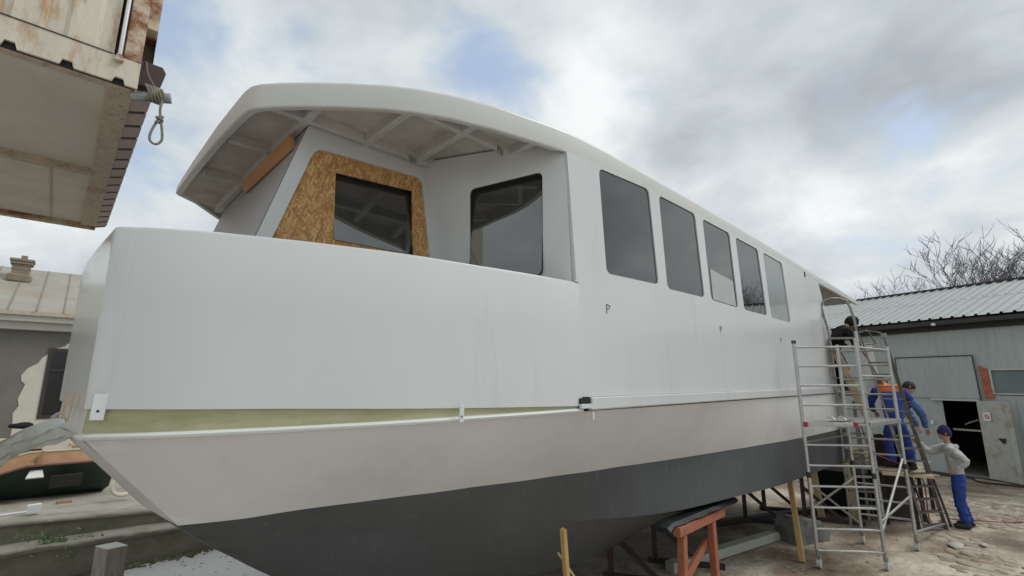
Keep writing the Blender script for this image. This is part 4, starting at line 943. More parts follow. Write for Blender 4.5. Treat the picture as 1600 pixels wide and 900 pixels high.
# cream plaster patch with wavy left edge, dark window in it
pts = []; zt_ = .98
wav = [(-.02, .98), (-.12, .93), (-.17, .86), (-.34, .79), (-.42, .68), (-.55, .55), (-.60, .42), (-.76, .30), (-.86, .12), (-.84, -.02), (-.76, -.10), (-.80, -.28), (-.84, -.45), (-.80, -.62), (-.88, -.80), (-.84, -1.1), (-.84, -2.0)]
poly = [Vector((x+.30, HY-.012, z)) for x, z in wav]+[Vector((1.6, HY-.012, -2.0)), Vector((1.6, HY-.012, .98))]
g = G(); g.prism(poly, (0, .012, 0)); part('plaster_patch', g, 'plaster', hs_, label='bare cream plaster patch with ragged edge')
wf = part('window', G().plate([(-.15, HY-.03, .80), (.77, HY-.03, .80), (.77, HY-.03, -.95), (-.15, HY-.03, -.95)], [[(-.07, HY-.03, .72), (.69, HY-.03, .72), (.69, HY-.03, -.87), (-.07, HY-.03, -.87)]], (0, .05, 0)), 'frame_brown', hs_)
part('pane', G().box((.31, HY-.016, -.07), (.76, .01, 1.6)), 'window_dark', wf); part('glazing_bar', G().box((.31, HY-.03, .25), (.78, .03, .05)).box((.31, HY-.03, -.07), (.05, .028, 1.58)), 'frame_brown', wf)

# ================================================================== CONTAINER overhead, left
CZ = 2.0; CX1, CX0, CY0, CY1 = .165, -2.27, 3.98, 8.35
ct = thing('storage_container', 'rusty cream steel container raised on posts at the upper left', 'container', (CX1-1.2, 6.1, -2.65))
part('floor_sheet', G().box(((CX0+CX1)/2-.06, (CY0+CY1)/2, CZ+.06), (CX1-CX0-.20, CY1-CY0-.1, .04)), 'cont_floor', ct)
part('side_rail', G().box((CX1-.085, (CY0+CY1)/2, CZ+.05), (.15, CY1-CY0-.06, .09)), 'cont_rail', ct, bevel=.006)
part('side_rail', G().box((CX0+.085, (CY0+CY1)/2, CZ+.05), (.15, CY1-CY0-.06, .09)), 'cont_rail', ct, bevel=.006)
part('end_rail', G().box(((CX0+CX1)/2, CY0+.085, CZ+.045), (CX1-CX0, .08, .08)), 'cont_rail', ct, bevel=.006)
part('end_rail', G().box(((CX0+CX1)/2, CY1-.07, CZ+.03), (CX1-CX0-.02, .12, .09)), 'cont_rust', ct, bevel=.006)
part('cross_member', G().box(((CX0+CX1)/2-.07, 6.02, CZ+.015), (CX1-CX0-.16, .09, .07)), 'cont_rail', ct, bevel=.006)
part('cross_member', G().box((CX1-.085, 6.55, CZ-.01), (.16, .07, .04)), 'cont_rail', ct, bevel=.006)
for xx in (-.28, -1.1): part('floor_joint', G().box((xx, 7.2, CZ+.037), (.014, 2.2, .01)), 'cont_rail', ct)
# near end: bottom flange with dark notches, sheet above, door seam, locking rod, post
notch = [(-.44, .075), (-.185, .075), (.075, .075)]
nx_ = [-.46, -.20, .062]
while nx_[0] > CX0+.2: nx_.insert(0, nx_[0]-.26)
outl = [Vector((CX0, CY0, CZ+.60)), Vector((CX0, CY0, CZ+.005))]
for xn in nx_:
    outl += [Vector((xn-.035, CY0, CZ+.005)), Vector((xn-.022, CY0, CZ+.045)), Vector((xn+.022, CY0, CZ+.045)), Vector((xn+.035, CY0, CZ+.005))]
outl += [Vector((CX1, CY0, CZ+.005)), Vector((CX1, CY0, CZ+.60))]
outl = [p for p in outl]
g = G(); g.plate([Vector((p.x, p.y, min(p.z, CZ+.20) if p.z > CZ+.5 else p.z)) for p in outl], [], (0, .02, 0)); part('sill_plate', g, 'cont', ct)
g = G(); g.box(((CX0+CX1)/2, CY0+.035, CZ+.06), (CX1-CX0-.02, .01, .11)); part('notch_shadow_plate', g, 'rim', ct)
g = G(); rows = [[], []]
x = CX0
while x < .03:
    for dx_, d_ in ((0, 0), (.10, 0), (.125, .018), (.205, .018), (.23, 0)):
        if x+dx_ < .04: rows[0].append(Vector((x+dx_, CY0+.006+d_, CZ+.205))); rows[1].append(Vector((x+dx_, CY0+.006+d_, CZ+2.55)))
    x += .26
g.loft(rows); part('end_panel', g, 'cont', ct, ang=20)
part('seam', G().box(((CX0+.02)/2, CY0+.001, CZ+.202), (2.27, .012, .006)), 'rim', ct)
lr = part('locking_rod', G().tube([(.045, CY0-.02, CZ+.20), (.045, CY0-.02, CZ+2.5)], .013, 10), 'chrome', ct)
part('rod_bracket', G().box((.045, CY0-.012, CZ+.175), (.035, .03, .05)).tube([(.02, CY0-.02, CZ+.16), (.07, CY0-.02, CZ+.16)], .012, 8), 'cont_rust', lr)
g = G(); g.box((.115, CY0+.06, CZ+1.40), (.10, .13, 2.4)); part('corner_post', g, 'cont_rust', ct, bevel=.006)
g = G(); g.box((CX1+.035, CY0+.24, CZ+1.55), (.07, .30, 2.0)); part('corner_flange', g, 'cont_rust', ct, bevel=.006)
part('lug', G().prism([(CX1-.0, CY0+.12, CZ+.30), (CX1+.13, CY0+.12, CZ+.30), (CX1+.155, CY0+.12, CZ+.26), (CX1+.13, CY0+.12, CZ+.12), (CX1, CY0+.12, CZ+.10)], (0, .06, 0)), 'darkbrown', ct, bevel=.004)
# corrugated long side, seen edge-on from below: separate ribs of a folded sheet
g = G(); y = CY0+.20; rows = [[], []]; pitch = .275
pr_pts = []
while y < CY1-.05:
    pr_pts += [(y, .125), (y+.17, .125), (y+.185, .07), (y+.255, .07), (y+.27, .125)]
    y += pitch
for (yy, dx_) in pr_pts: rows[0].append(Vector((CX1-.03+dx_-.02, yy, CZ+.10))); rows[1].append(Vector((CX1-.03+dx_-.02, yy, CZ+2.6)))
g.loft(rows); g.loft([[Vector((CX1-.06, p.y, p.z)) for p in rows[0]], rows[0]]); part('side_panel', g, 'cont_pink', ct, ang=20)
y = CY0+.20; n_r = 0
while y < CY1-.05:
    g = G(); g.prism([(CX1-.03, y+.005, CZ+.015), (CX1+.10, y+.005, CZ+.06), (CX1+.10, y+.235, CZ+.06), (CX1-.03, y+.235, CZ+.015)], (0, 0, .055)); part('corrugation_foot', g, 'cont_pink', ct)
    g = G(); g.prism([(CX1-.03, y+.238, CZ+.01), (CX1+.09, y+.238, CZ+.05), (CX1+.09, y+.270, CZ+.05), (CX1-.03, y+.270, CZ+.01)], (0, 0, .05)); part('corrugation_gap', g, 'darkbrown', ct)
    y += pitch; n_r += 1
part('far_end', G().box(((CX0+CX1)/2, CY1-.05, CZ+1.35), (CX1-CX0, .04, 2.5)), 'cont', ct)
part('left_side', G().box((CX0+.02, (CY0+CY1)/2, CZ+1.35), (.04, CY1-CY0, 2.5)), 'cont', ct)
part('top_sheet', G().box(((CX0+CX1)/2, (CY0+CY1)/2, CZ+2.6), (CX1-CX0, CY1-CY0, .05)), 'cont', ct)
for (xx, yy) in ((CX0+.1, CY0+.3), (CX0+.1, CY1-.3), (CX0+.9, CY0+.3)):
    part('support_post', G().bar((xx, yy, -2.65), (xx, yy, CZ), .14, .14), 'cont_rail', ct)
# pole end sticking out with rope wound round it, and hanging noose-like loop of rope
PY = CY0+.02
solo('steel_pole', G().tube([(CX1-.02, PY+.06, CZ-.02), (CX1+.195, PY-.01, CZ+.02)], .036, 12), 'galv', 'grey steel pole end poking out under the container corner', 'pole')
rp = thing('hanging_rope', 'old grey rope lashed round the pole end with a loop hanging below', 'rope', (CX1+.12, PY, CZ-.4))
g = G(); pts = []
for k in range(120):
    a = k*.42; u = .05+.10*(k/119); pts.append(Vector((CX1+u+.012*math.sin(k*.9), PY+math.cos(a)*.050, CZ+.012+math.sin(a)*.052)))
g.tube(pts, .0085, 6); part('lashing', g, 'rope', rp)
g = G(); cx2 = CX1+.145
lp_ = spline([(cx2, PY-.04, CZ-.03), (cx2-.004, PY-.04, CZ-.10), (cx2+.004, PY-.04, CZ-.16), (cx2+.025, PY-.04, CZ-.26), (cx2+.03, PY-.04, CZ-.33), (cx2+.0, PY-.04, CZ-.37), (cx2-.035, PY-.04, CZ-.35), (cx2-.035, PY-.04, CZ-.29), (cx2-.012, PY-.04, CZ-.20), (cx2+.002, PY-.045, CZ-.15)], 50)
g.tube(lp_, .0085, 7); part('loop', g, 'rope', rp)
g = G(); g.tube([(cx2+.018*math.cos(a*.7), PY-.04+.02*math.sin(a*.7), CZ-.150-.004*a) for a in range(16)], .009, 6); part('knot', g, 'rope', rp)
g = G(); g.tube(spline([(CX1+.03, PY+.1, CZ+.30), (CX1+.05, PY+.02, CZ+.16), (CX1+.10, PY-.03, CZ+.05)], 12), .004, 5); part('tail', g, 'rope', rp)

# ================================================================== LEFT YARD CLUTTER
# old wooden boat: green hull, brown topsides
ob = thing('old_boat', 'old wooden boat with brown rubbing strake and dark green hull beyond the quay', 'boat', (0, 12, -2.1))
BYY = 11.7
xs_ = [-3.2, -2.2, -1.3, -.75, -.45, -.25, -.1, .15, .6, .95, 1.12]
def bz(x, l, r): return interp([(-3.2, l-.12), (-.45, l), (-.1, r), (1.2, r-.01)], x)
def brow(f): return [f(x) for x in xs_]
zr_ = lambda x: interp([(-3.2, -1.65), (-.45, -1.51), (-.12, -1.405), (1.2, -1.42)], x)
g = G(); g.loft([brow(lambda x: (x, BYY+.02, zr_(x)-.03)), brow(lambda x: (x, BYY+.10, zr_(x)+.17)), brow(lambda x: (x, BYY+.22, zr_(x)+.19)), brow(lambda x: (x, BYY+.6, zr_(x)+.10))]); part('topsides', g, 'boat_brown', ob, ang=60)
g = G(); g.tube([(x, BYY-.01, zr_(x)) for x in xs_], .033, 8); part('rubbing_strake', g, 'boat_rail', ob)
g = G(); g.tube([(x, BYY+.12, zr_(x)+.19) for x in xs_], .022, 8); part('gunwale', g, 'boat_cream', ob)
g = G(); g.loft([brow(lambda x: (x, BYY+.03, zr_(x)-.03)), brow(lambda x: (x*.97, BYY+.10, zr_(x)-.09)), brow(lambda x: (x*.93, BYY+.42, -1.95)), brow(lambda x: (x*.86, BYY+.8, -2.12))]); g.add([(1.12, BYY+.03, -1.45), (1.09, BYY+.10, -1.51), (1.04, BYY+.42, -1.95), (.96, BYY+.8, -2.12), (1.12, BYY+1.2, -1.45)], [(0, 1, 2, 3, 4)]); part('hull', g, 'boat_green', ob, ang=60)
g = G(); g.bar((.06, BYY-.0, zr_(.06)+.22), (.02, BYY-.03, zr_(.06)-.01), .09, .05, up=(1, 0, 0)); part('stem_post', g, 'boat_brown', ob, bevel=.01)
g = G(); g.prism([(-.06, BYY+.02, -1.50), (.09, BYY+.02, -1.50), (.12, BYY-.12, -1.60), (-.10, BYY-.12, -1.60)], (0, .02, -.02)); part('fairlead', g, 'white_paint', ob)
g = G(); g.box((.42, BYY+.03, -1.72), (.42, .03, .22), (.35, 0, 0)); part('hatch', g, 'rubber', ob)
# things around it
g = G(); rc = Vector((1.15, 10.9, -1.78))
g.tube([rc+Vector((.175*math.cos(a*math.pi/12), .05*math.cos(a*math.pi/12), .155*math.sin(a*math.pi/12))) for a in range(24)], .035, 8, closed=True)
solo('lifebuoy', g, 'ring_white', 'dirty white ring leaning behind the bow beyond the quay', 'ring')
solo('white_box', G().box((.06, 10.4, -1.88), (.15, .10, .12), (0, 0, .2)), 'white_paint', 'small white box on the quay near the wall edge', 'box', bevel=.005)
solo('brick', G().box((.42, 11.3, -2.0), (.19, .09, .055), (0, 0, .1)), 'brick', 'single brick lying on the quay in front of the old boat', 'brick', bevel=.004)
solo('white_pipe', G().tube([(-1.2, 10.3, -1.90), (.0, 10.2, -1.88)], .018, 8), 'white_paint', 'thin white pipe lying along the quay edge', 'pipe')
for k in range(6):
    solo('timber_board', G().box((-.9+.03*k, 13.2-.1*k, -1.62+.11*k), (1.7, .3, .07), (0, .02, random.uniform(-.06, .06))), 'yellow_timber' if k % 3 else 'boat_brown', ['bottom', 'second', 'third', 'fourth', 'fifth', 'topmost'][k]+(' pale' if k % 3 else ' reddish')+' board in the timber pile by the house', 'timber', group='boards piled by the house')
solo('timber_pile_support', G().box((-.9, 13.1, -1.88), (1.4, .3, .45)), 'darksteel', 'dark crate under the timber pile by the house', 'crate')
for k in range(3):
    solo('timber_offcut', G().box((.75-.05*k, 12.6, -1.34+.07*k), (.5, .1, .055), (0, 0, .1*k)), 'yellow_timber', ['lowest', 'middle', 'uppermost'][k]+' yellow offcut on the old boat under the bow', 'timber')
solo('dark_bag', G().blob((-.28, 12.9, -.83), (.17, .12, .06), 10, 6, fn=lambda d: 1+.15*math.sin(5*d.x+3*d.y)), 'black', 'small dark bag lying on top of the timber pile', 'bag')
# crinkled plastic sheet draped from the bow towards the left
g = G(); rows = []
A_ = [(.09, 4.4, -.26), (-.02, 4.7, -.30), (-.16, 5.3, -.40), (-.32, 6.1, -.60), (-.50, 7.2, -.95)]
B_ = [(.16, 3.75, -.31), (.10, 4.4, -.40), (-.05, 5.2, -.53), (-.22, 6.2, -.75), (-.42, 7.3, -1.10)]
sa_, sb_ = spline(A_, 24), spline(B_, 24)
for a, b in zip(sa_, sb_):
    rows.append([a.lerp(b, k/7)+Vector((0, 0, .035*noise.noise(Vector((a.x*2, a.y*1.2, k*2.3)))+.02*noise.noise(Vector((a.x*7, a.y*5, k*1.1))))) for k in range(8)])
g.loft(rows); solo('plastic_sheet', g, 'sheet_plastic', 'crumpled grey plastic sheet draped from the foot of the bow', 'plastic sheet')
# weathered post
wp = thing('mooring_post', 'weathered square timber post in the bottom left foreground', 'post', (.79, 8.0, -2.65))
g = G(); g.prism([(.65, 8.06, -2.7), (.75, 7.81, -2.7), (.95, 7.82, -2.7), (.86, 8.08, -2.7)], (0, 0, .70)); part('post_shaft', g, 'old_wood', wp, bevel=.012)
g = G(); g.prism([(.65, 8.06, -1.998), (.75, 7.81, -2.0), (.95, 7.82, -2.0), (.86, 8.08, -1.998)], (0, 0, .012)); part('post_top', g, 'pale_top', wp, bevel=.006)
# weed on the ledge
pl_ = thing('weed', 'small leafy green weed growing from the quay ledge', 'plant', (.33, 9.5, -2.2))
gl = G(); gs = G()
for k in range(26):
    b0 = Vector((.33+random.gauss(0, .05), 9.48, -2.18)); tip = b0+Vector((random.gauss(0, .17), -.05-random.random()*.12, random.uniform(-.22, .20)))
    gs.tube([b0, b0.lerp(tip, .5)+Vector((0, 0, .03)), tip], [.003, .0025, .001], 4)
    for q in range(9):
        c = b0.lerp(tip, .3+.7*q/8)+Vector((random.gauss(0, .022), random.gauss(0, .015), random.gauss(0, .022))); s_ = random.uniform(.018, .036); an = random.uniform(0, 6.28)
        d1 = Vector((math.cos(an), random.uniform(-.5, .5), math.sin(an)))*s_; d2 = Vector((-math.sin(an), random.uniform(-.5, .5), math.cos(an)))*s_*.5
        gl.add([c-d1, c+d2, c+d1, c-d2], [(0, 1, 2, 3)])
part('stems', gs, 'leaf', pl_); part('leaves', gl, 'leaf', pl_, smooth=False, kind='stuff')
solo('thin_hose', G().tube(spline([(-.9, 9.15, -2.60), (-.3, 9.1, -2.56), (.05, 8.9, -2.62), (.4, 8.6, -2.64)], 24), .012, 6), 'cornice', 'thin pale hose curving over the ground left of the post', 'hose')

# ================================================================== GROUND PIECES: worn stone setts on the right
pav = part('stone_paving', G().loft([[(8.8+i*.35, -1.7+j*.35, -2.646+.035*noise.noise(Vector(((8.8+i*.35)*.7, (-1.7+j*.35)*.7, 0)))+.012*noise.noise(Vector(((8.8+i*.35)*3, (-1.7+j*.35)*3, 5)))-(.03 if i in (0, 24) or j in (0, 10) else 0)) for i in range(25)] for j in range(11)]), 'ground', kind='structure')
sm = []
for k in range(12):
    g = G(); n = 9; wa, wb = random.uniform(.09, .16), random.uniform(.06, .10)
    ring = [Vector((wa*math.cos(2*math.pi*(i+random.uniform(-.3, .3))/n), wb*math.sin(2*math.pi*(i+random.uniform(-.3, .3))/n), 0))*random.uniform(.82, 1.18) for i in range(n)]
    lo = [p*1.12+Vector((0, 0, -.03)) for p in ring]; mi = [p+Vector((0, 0, -.003)) for p in ring]; hi = [p*.80+Vector((0, 0, .007+random.uniform(-.003, .004))) for p in ring]; cc_ = Vector((0, 0, .009))
    g.add(lo+mi+hi+[cc_], [(i, (i+1) % n, n+(i+1) % n, n+i) for i in range(n)]+[(n+i, n+(i+1) % n, 2*n+(i+1) % n, 2*n+i) for i in range(n)]+[(2*n+i, 2*n+(i+1) % n, 3*n) for i in range(n)])
    me = mesh_from(g, 'paving_stone'); shade(me, 60); me.materials.append(M[('stone', 'stone_pale', 'stone_pale', 'stone_brown')[k % 4]]); sm.append(me)
cells = []
for i in range(12):
    for j in range(32):
        x = 8.9+j*.205+random.uniform(-.06, .06); y = 1.75-i*.21+random.uniform(-.06, .06)
        if noise.noise(Vector((x*.6, y*.9, 2.3))) > -.25 and y < 1.15+.07*(x-9): cells.append((x*x+(y-1)**2, x, y))
cells.sort()
for d_, x, y in cells[:296]:
    o = bpy.data.objects.new('paving_stone', random.choice(sm)); COL.objects.link(o); o.parent = pav
    ORG_ = ORG[pav.name]; o.location = Vector((x, y, -2.638+.035*noise.noise(Vector((x*.7, y*.7, 0)))+.012*noise.noise(Vector((x*3, y*3, 5)))+random.uniform(-.005, .006)))-ORG_; o.rotation_euler = (random.uniform(-.04, .04), random.uniform(-.04, .04), math.pi/2+random.uniform(-.6, .6)); s_ = random.uniform(.65, 1.15); o.scale = (s_, s_, 1)
# grit and rubble scattered everywhere
g = G()
for k in range(1100):
    x = random.uniform(4.5, 18); y = random.uniform(-2.5, 4.5); r_ = random.choice((.008, .010, .014, .022))*random.uniform(.6, 1.2)
    if abs(x-9.3) < .0: continue
    g.blob((x, y, -2.645), (r_*1.3, r_, r_*.6), 5, 3, rot=(0, 0, random.random()*3))
for k in range(260):
    x = random.uniform(.2, 4.5); y = random.uniform(6.4, 9.1); r_ = random.choice((.006, .008, .014))
    g.blob((x, y, -2.645), (r_*1.4, r_, r_*.6), 5, 3)
part('grit', g, 'rubble', kind='stuff', smooth=False)
for k, (x, y, s_, lb) in enumerate([(10.9, 1.05, .10, 'flat pale broken paving piece beside the right castor'), (11.3, .75, .05, 'small pale stone chip on the ground between the castor and the man'), (14.6, -.2, .09, 'pale stone lying by the shed door on the right')]):
    g = G(); g.blob((x, y, -2.62), (s_*1.7, s_, s_*.4), 8, 5, fn=lambda d: 1+.2*math.sin(4*d.x+2*d.y)); solo('loose_stone', g, 'rubble', lb, 'stone')

# ================================================================== BARE TREES behind the shed
def bare_tree(label, base, H, seed, spread=.55, lean=(0, 0)):
    rnd = random.Random(seed); t = thing('bare_tree', label, 'tree', base, 'bare trees behind the shed')
    gt = G(); gb = G()
    def grow(p, d, L, r, lvl):
        n = 5; pts = [p]; rs = [r]; q = p.copy(); dd_ = d.copy()
        for i in range(n):
            dd_ = (dd_+Vector((rnd.gauss(0, .20), rnd.gauss(0, .20), rnd.gauss(0, .12)+.14))).normalized(); q = q+dd_*(L/n); pts.append(q.copy()); rs.append(r*(1-.55*(i+1)/n))
        (gt if lvl == 0 else gb).tube(pts, rs, 6 if lvl < 2 else 3, caps=False)
        if lvl >= 5: return
        nb_ = (6, 4, 4, 3, 3)[lvl]
        for k in range(nb_):
            f_ = rnd.uniform(.35, 1.0) if lvl else rnd.uniform(.55, 1.0); i = min(n-1, int(f_*n)); pp = pts[i].lerp(pts[i+1], f_*n-i if f_ < 1 else 1)
            az = rnd.uniform(0, 6.283); sd2 = Vector((math.cos(az), math.sin(az), rnd.uniform(.0, .5)))
            nd = (dd_*(1-spread)+sd2*spread*1.1).normalized()
            grow(pp, nd, L*rnd.uniform(.55, .8), max(.0125, rs[min(i+1, n)]*.72), lvl+1)
    grow(Vector(base), Vector((lean[0], lean[1], 1)).normalized(), H*.42, H*.022, 0)
    part('trunk', gt, 'bark', t); part('branches', gb, 'bark', t)
for k, (x, y, H, s_, lb) in enumerate([(31.5, 3.9, 8.6, 3, 'small bare tree, leftmost above the shed ridge'), (31.8, 2.5, 7.9, 5, 'bare tree second from left above the shed ridge'), (31.9, .9, 8.3, 8, 'bare tree in the middle above the shed ridge'),
                                      (32.0, -.4, 9.4, 11, 'tall spreading bare tree above the shed ridge'), (32.2, -1.9, 10.2, 12, 'tallest bare tree at the right edge of the picture')]):
    bare_tree(lb, (x, y, -2.65), H, s_)

for (x, y, H, s_, lb) in ((44, -10.5, 12.5, 21, 'bare tree across the yard, mirrored low in the fourth cabin window'), (58, -17, 15, 25, 'bare tree across the yard, mirrored behind the scaffold end windows')):
    bare_tree(lb, (x, y, -2.65), H, s_)
# ================================================================== PEOPLE
def skin_mesh(joints, edges, name, sub_=2):
    """joints: {key: (vec, radius)}; one continuous skinned surface"""
    keys = list(joints); me = bpy.data.meshes.new(name); me.from_pydata([tuple(joints[k][0]) for k in keys], [(keys.index(a), keys.index(b)) for a, b in edges], [])
    o = bpy.data.objects.new(name, me); COL.objects.link(o)
    sk = o.modifiers.new('skin', 'SKIN'); sk.use_smooth_shade = True; sk.branch_smoothing = .6
    for i, k in enumerate(keys):
        r_ = joints[k][1]; r_ = r_ if isinstance(r_, tuple) else (r_, r_); me.skin_vertices[0].data[i].radius = r_
    me.skin_vertices[0].data[0].use_root = True
    ss = o.modifiers.new('sub', 'SUBSURF'); ss.levels = sub_; ss.render_levels = sub_
    dg = bpy.context.evaluated_depsgraph_get(); dg.update(); m2 = bpy.data.meshes.new_from_object(o.evaluated_get(dg)); bpy.data.objects.remove(o)
    for p in m2.polygons: p.use_smooth = True
    if name in ('jacket', 'trousers', 'yoke'):
        nn = [v.normal.copy() for v in m2.vertices]
        for v, q in zip(m2.vertices, nn):
            c = v.co; d = noise.noise(Vector((c.x*7, c.y*7, c.z*16)))*.018+abs(noise.noise(Vector((c.x*15, c.y*15, c.z*30))))*.010
            v.co = c+q*d
    return m2
def person(label, feet, J, wear, headdir=(1, 0, 0), group=None):
    """J: joints relative to feet point. wear: dict of materials. Order pelvis first."""
    t = thing('person', label, 'person', feet); F0 = Vector(feet)
    j = {k: Vector(v)+F0 for k, v in J.items()}
    def jj(**r): return {k: (j[k], v) for k, v in r.items()}
    body = {}
    rad = dict(pelvis=(.125, .10), waist=(.11, .085), chest=(.095, .065), neckb=.05, neck=.052, head=.07, sl=.048, el=.042, wl=.029, sr=.048, er=.044, wr=.029, hl=.085, kl=.06, al=.042, tl=.032, hr=.085, kr=.06, ar=.042, tr=.032)
    ed = [('pelvis', 'waist'), ('waist', 'chest'), ('chest', 'neckb'), ('neckb', 'neck'), ('neck', 'head'), ('chest', 'sl'), ('sl', 'el'), ('el', 'wl'), ('chest', 'sr'), ('sr', 'er'), ('er', 'wr'), ('pelvis', 'hl'), ('hl', 'kl'), ('kl', 'al'), ('al', 'tl'), ('pelvis', 'hr'), ('hr', 'kr'), ('kr', 'ar'), ('ar', 'tr')]
    hd = Vector(headdir).normalized(); up = (j['head']-j['neck']).normalized()
    j['head'] = j['neck']+up*.06
    bm_ = skin_mesh({k: (j[k], rad[k]) for k in rad}, ed, 'body'); part('body', bm_, wear.get('skin', 'skin'), t, smooth=False)
    # clothing as slightly larger continuous shells
    tj = {k: (j[k], (rad[k][0]+.022, rad[k][1]+.022) if isinstance(rad[k], tuple) else rad[k]+.020) for k in ('chest', 'waist', 'pelvis', 'neckb', 'sl', 'el', 'wl', 'sr', 'er', 'wr')}
    dn_ = (j['pelvis']-j['waist']).normalized(); tj['pelvis'] = (j['pelvis']+dn_*.09, (.165, .14)); tj['waist'] = (j['waist'], (.165, .135)); tj['chest'] = (j['chest'], (.185, .15)); tj['neckb'] = (j['neckb'], .088)
    for q_ in 'lr': tj['s'+q_] = (j['s'+q_], .092); tj['e'+q_] = (j['e'+q_], .072)
    up_ = skin_mesh(tj, [('chest', 'waist'), ('waist', 'pelvis'), ('chest', 'neckb'), ('chest', 'sl'), ('sl', 'el'), ('el', 'wl'), ('chest', 'sr'), ('sr', 'er'), ('er', 'wr')], 'jacket', 3); part('jacket', up_, wear['top'], t, smooth=False)
    lj0 = 0; lj = {k: (j[k], rad[k]+.026 if not isinstance(rad[k], tuple) else (rad[k][0]-.0, rad[k][1]+.0)) for k in ('pelvis', 'hl', 'kl', 'al', 'hr', 'kr', 'ar')}
    for q_ in 'lr': lj['a'+q_] = (j['a'+q_]-Vector((0, 0, .025)), .068)
    lj['tw'] = (j['pelvis'].lerp(j['waist'], .6), (.125, .10))
    part('trousers', skin_mesh(lj, [('pelvis', 'tw'), ('pelvis', 'hl'), ('hl', 'kl'), ('kl', 'al'), ('pelvis', 'hr'), ('hr', 'kr'), ('kr', 'ar')], 'trousers', 3), wear['legs'], t, smooth=False)
    if wear.get('yoke'):
        yk = {'n': (j['neckb'].lerp(j['chest'], .3)+Vector((0, 0, .03)), (.125, .10)), 'a': (j['sl']+Vector((0, 0, .035)), .085), 'b': (j['sr']+Vector((0, 0, .035)), .085)}
        part('shoulder_yoke', skin_mesh(yk, [('n', 'a'), ('n', 'b')], 'yoke'), wear['yoke'], t, smooth=False)
    if wear.get('neckhood'):
        b_ = (j['neckb']-Vector(headdir).normalized()*.07)
        part('hood', skin_mesh({'a': (b_+Vector((0, 0, .035)), (.115, .08)), 'b': (b_-Vector(headdir).normalized()*.035-Vector((0, 0, .07)), (.10, .075))}, [('a', 'b')], 'jacket', 2), wear['top'], t, smooth=False)
    # shoes
    for s_ in 'lr':
        a, b = j['a'+s_], j['t'+s_]; d = (b-a); d.z = 0; d = d.normalized() if d.length > 1e-4 else Vector((1, 0, 0))
        g = G(); c = Vector((a.x, a.y, 0))+d*.07; zf = b.z; ang_ = math.atan2(d.y, d.x)
        g.blob(Vector((c.x, c.y, zf+.012)), (.132, .048, .05), 12, 8, rot=(0, 0, ang_), fn=lambda q: (abs(q.x)**3.2+abs(q.y)**3.2+abs(q.z)**2.4)**(-1/3)); part('shoe', g, 'shoe', t)
    # head with face
    side_ = up.cross(hd).normalized(); fw = side_.cross(up).normalized(); hc = j['neck']+up*.135+fw*.015
    def hp(f_, s_, u_): return hc+fw*f_+side_*s_+up*u_
    g = G(); rows = []
    for i in range(13):
        ph = math.pi*i/12; row = []
        for k in range(16):
            a = 2*math.pi*k/16; f_, s_, u_ = math.sin(ph)*math.cos(a), math.sin(ph)*math.sin(a), math.cos(ph)
            wv = 1-.22*max(0, -u_)*(1 if True else 0); ff = .098*f_*(1-.1*max(0, -u_)); 
            if f_ > .93 and -.35 < u_ < .12: ff += .014      # nose ridge
            if u_ < -.6 and f_ > 0: ff += .022               # chin
            row.append(hp(ff, .076*s_*wv, .118*u_))
        rows.append(row)
    g.loft(rows, closed_u=True); hdp = part('head', g, wear.get('skin', 'skin'), t)
    g = G(); g.prism([hp(.094, -.012, -.01), hp(.094, .012, -.01), hp(.094, 0, .035)], tuple(fw*.022)); part('nose', g, wear.get('skin', 'skin'), hdp)
    for s_ in (-1, 1):
        g = G(); g.blob(hp(.083, s_*.03, .022), (.011, .011, .009), 8, 5); part('eye', g, 'hair', hdp)
        g = G(); g.blob(hp(-.005, s_*.076, .0), (.02, .012, .03), 8, 5); part('ear', g, wear.get('skin', 'skin'), hdp)
    g = G(); g.tube([hp(.090, -.022, -.058), hp(.097, 0, -.060), hp(.090, .022, -.058)], .004, 5); part('mouth', g, 'redcap', hdp)
    # hair or headgear: cap shell over the skull
    hw = wear.get('head', 'hair'); low = wear.get('low', -.15); g = G(); rows = []
    for i in range(9):
        ph = (math.pi*.60)*i/8; row = []
        for k in range(16):
            a = 2*math.pi*k/16; f_, s_, u_ = math.sin(ph)*math.cos(a), math.sin(ph)*math.sin(a), math.cos(ph)
            lift = .045*max(0, f_) if i > 5 else 0
            row.append(hp(.108*f_, .088*s_, .130*u_+lift*.9+wear.get('puff', 0)*max(0, u_)))
        rows.append(row)
    g.loft(rows, closed_u=True); part(wear.get('headname', 'hair'), g, hw, t)
    if wear.get('hood'):
        g = G(); rows = []
        for i in range(9):
            ph = math.pi*i/8; row = []
            for k in range(16):
                a = math.pi*.32+(2*math.pi-.64*math.pi)*k/15; row.append(hp(.128*math.sin(ph)*math.cos(a)-.01, .108*math.sin(ph)*math.sin(a), .15*math.cos(ph)-.01))
            rows.append(row)
        g.loft(rows); part('hood', g, wear['top'], t)
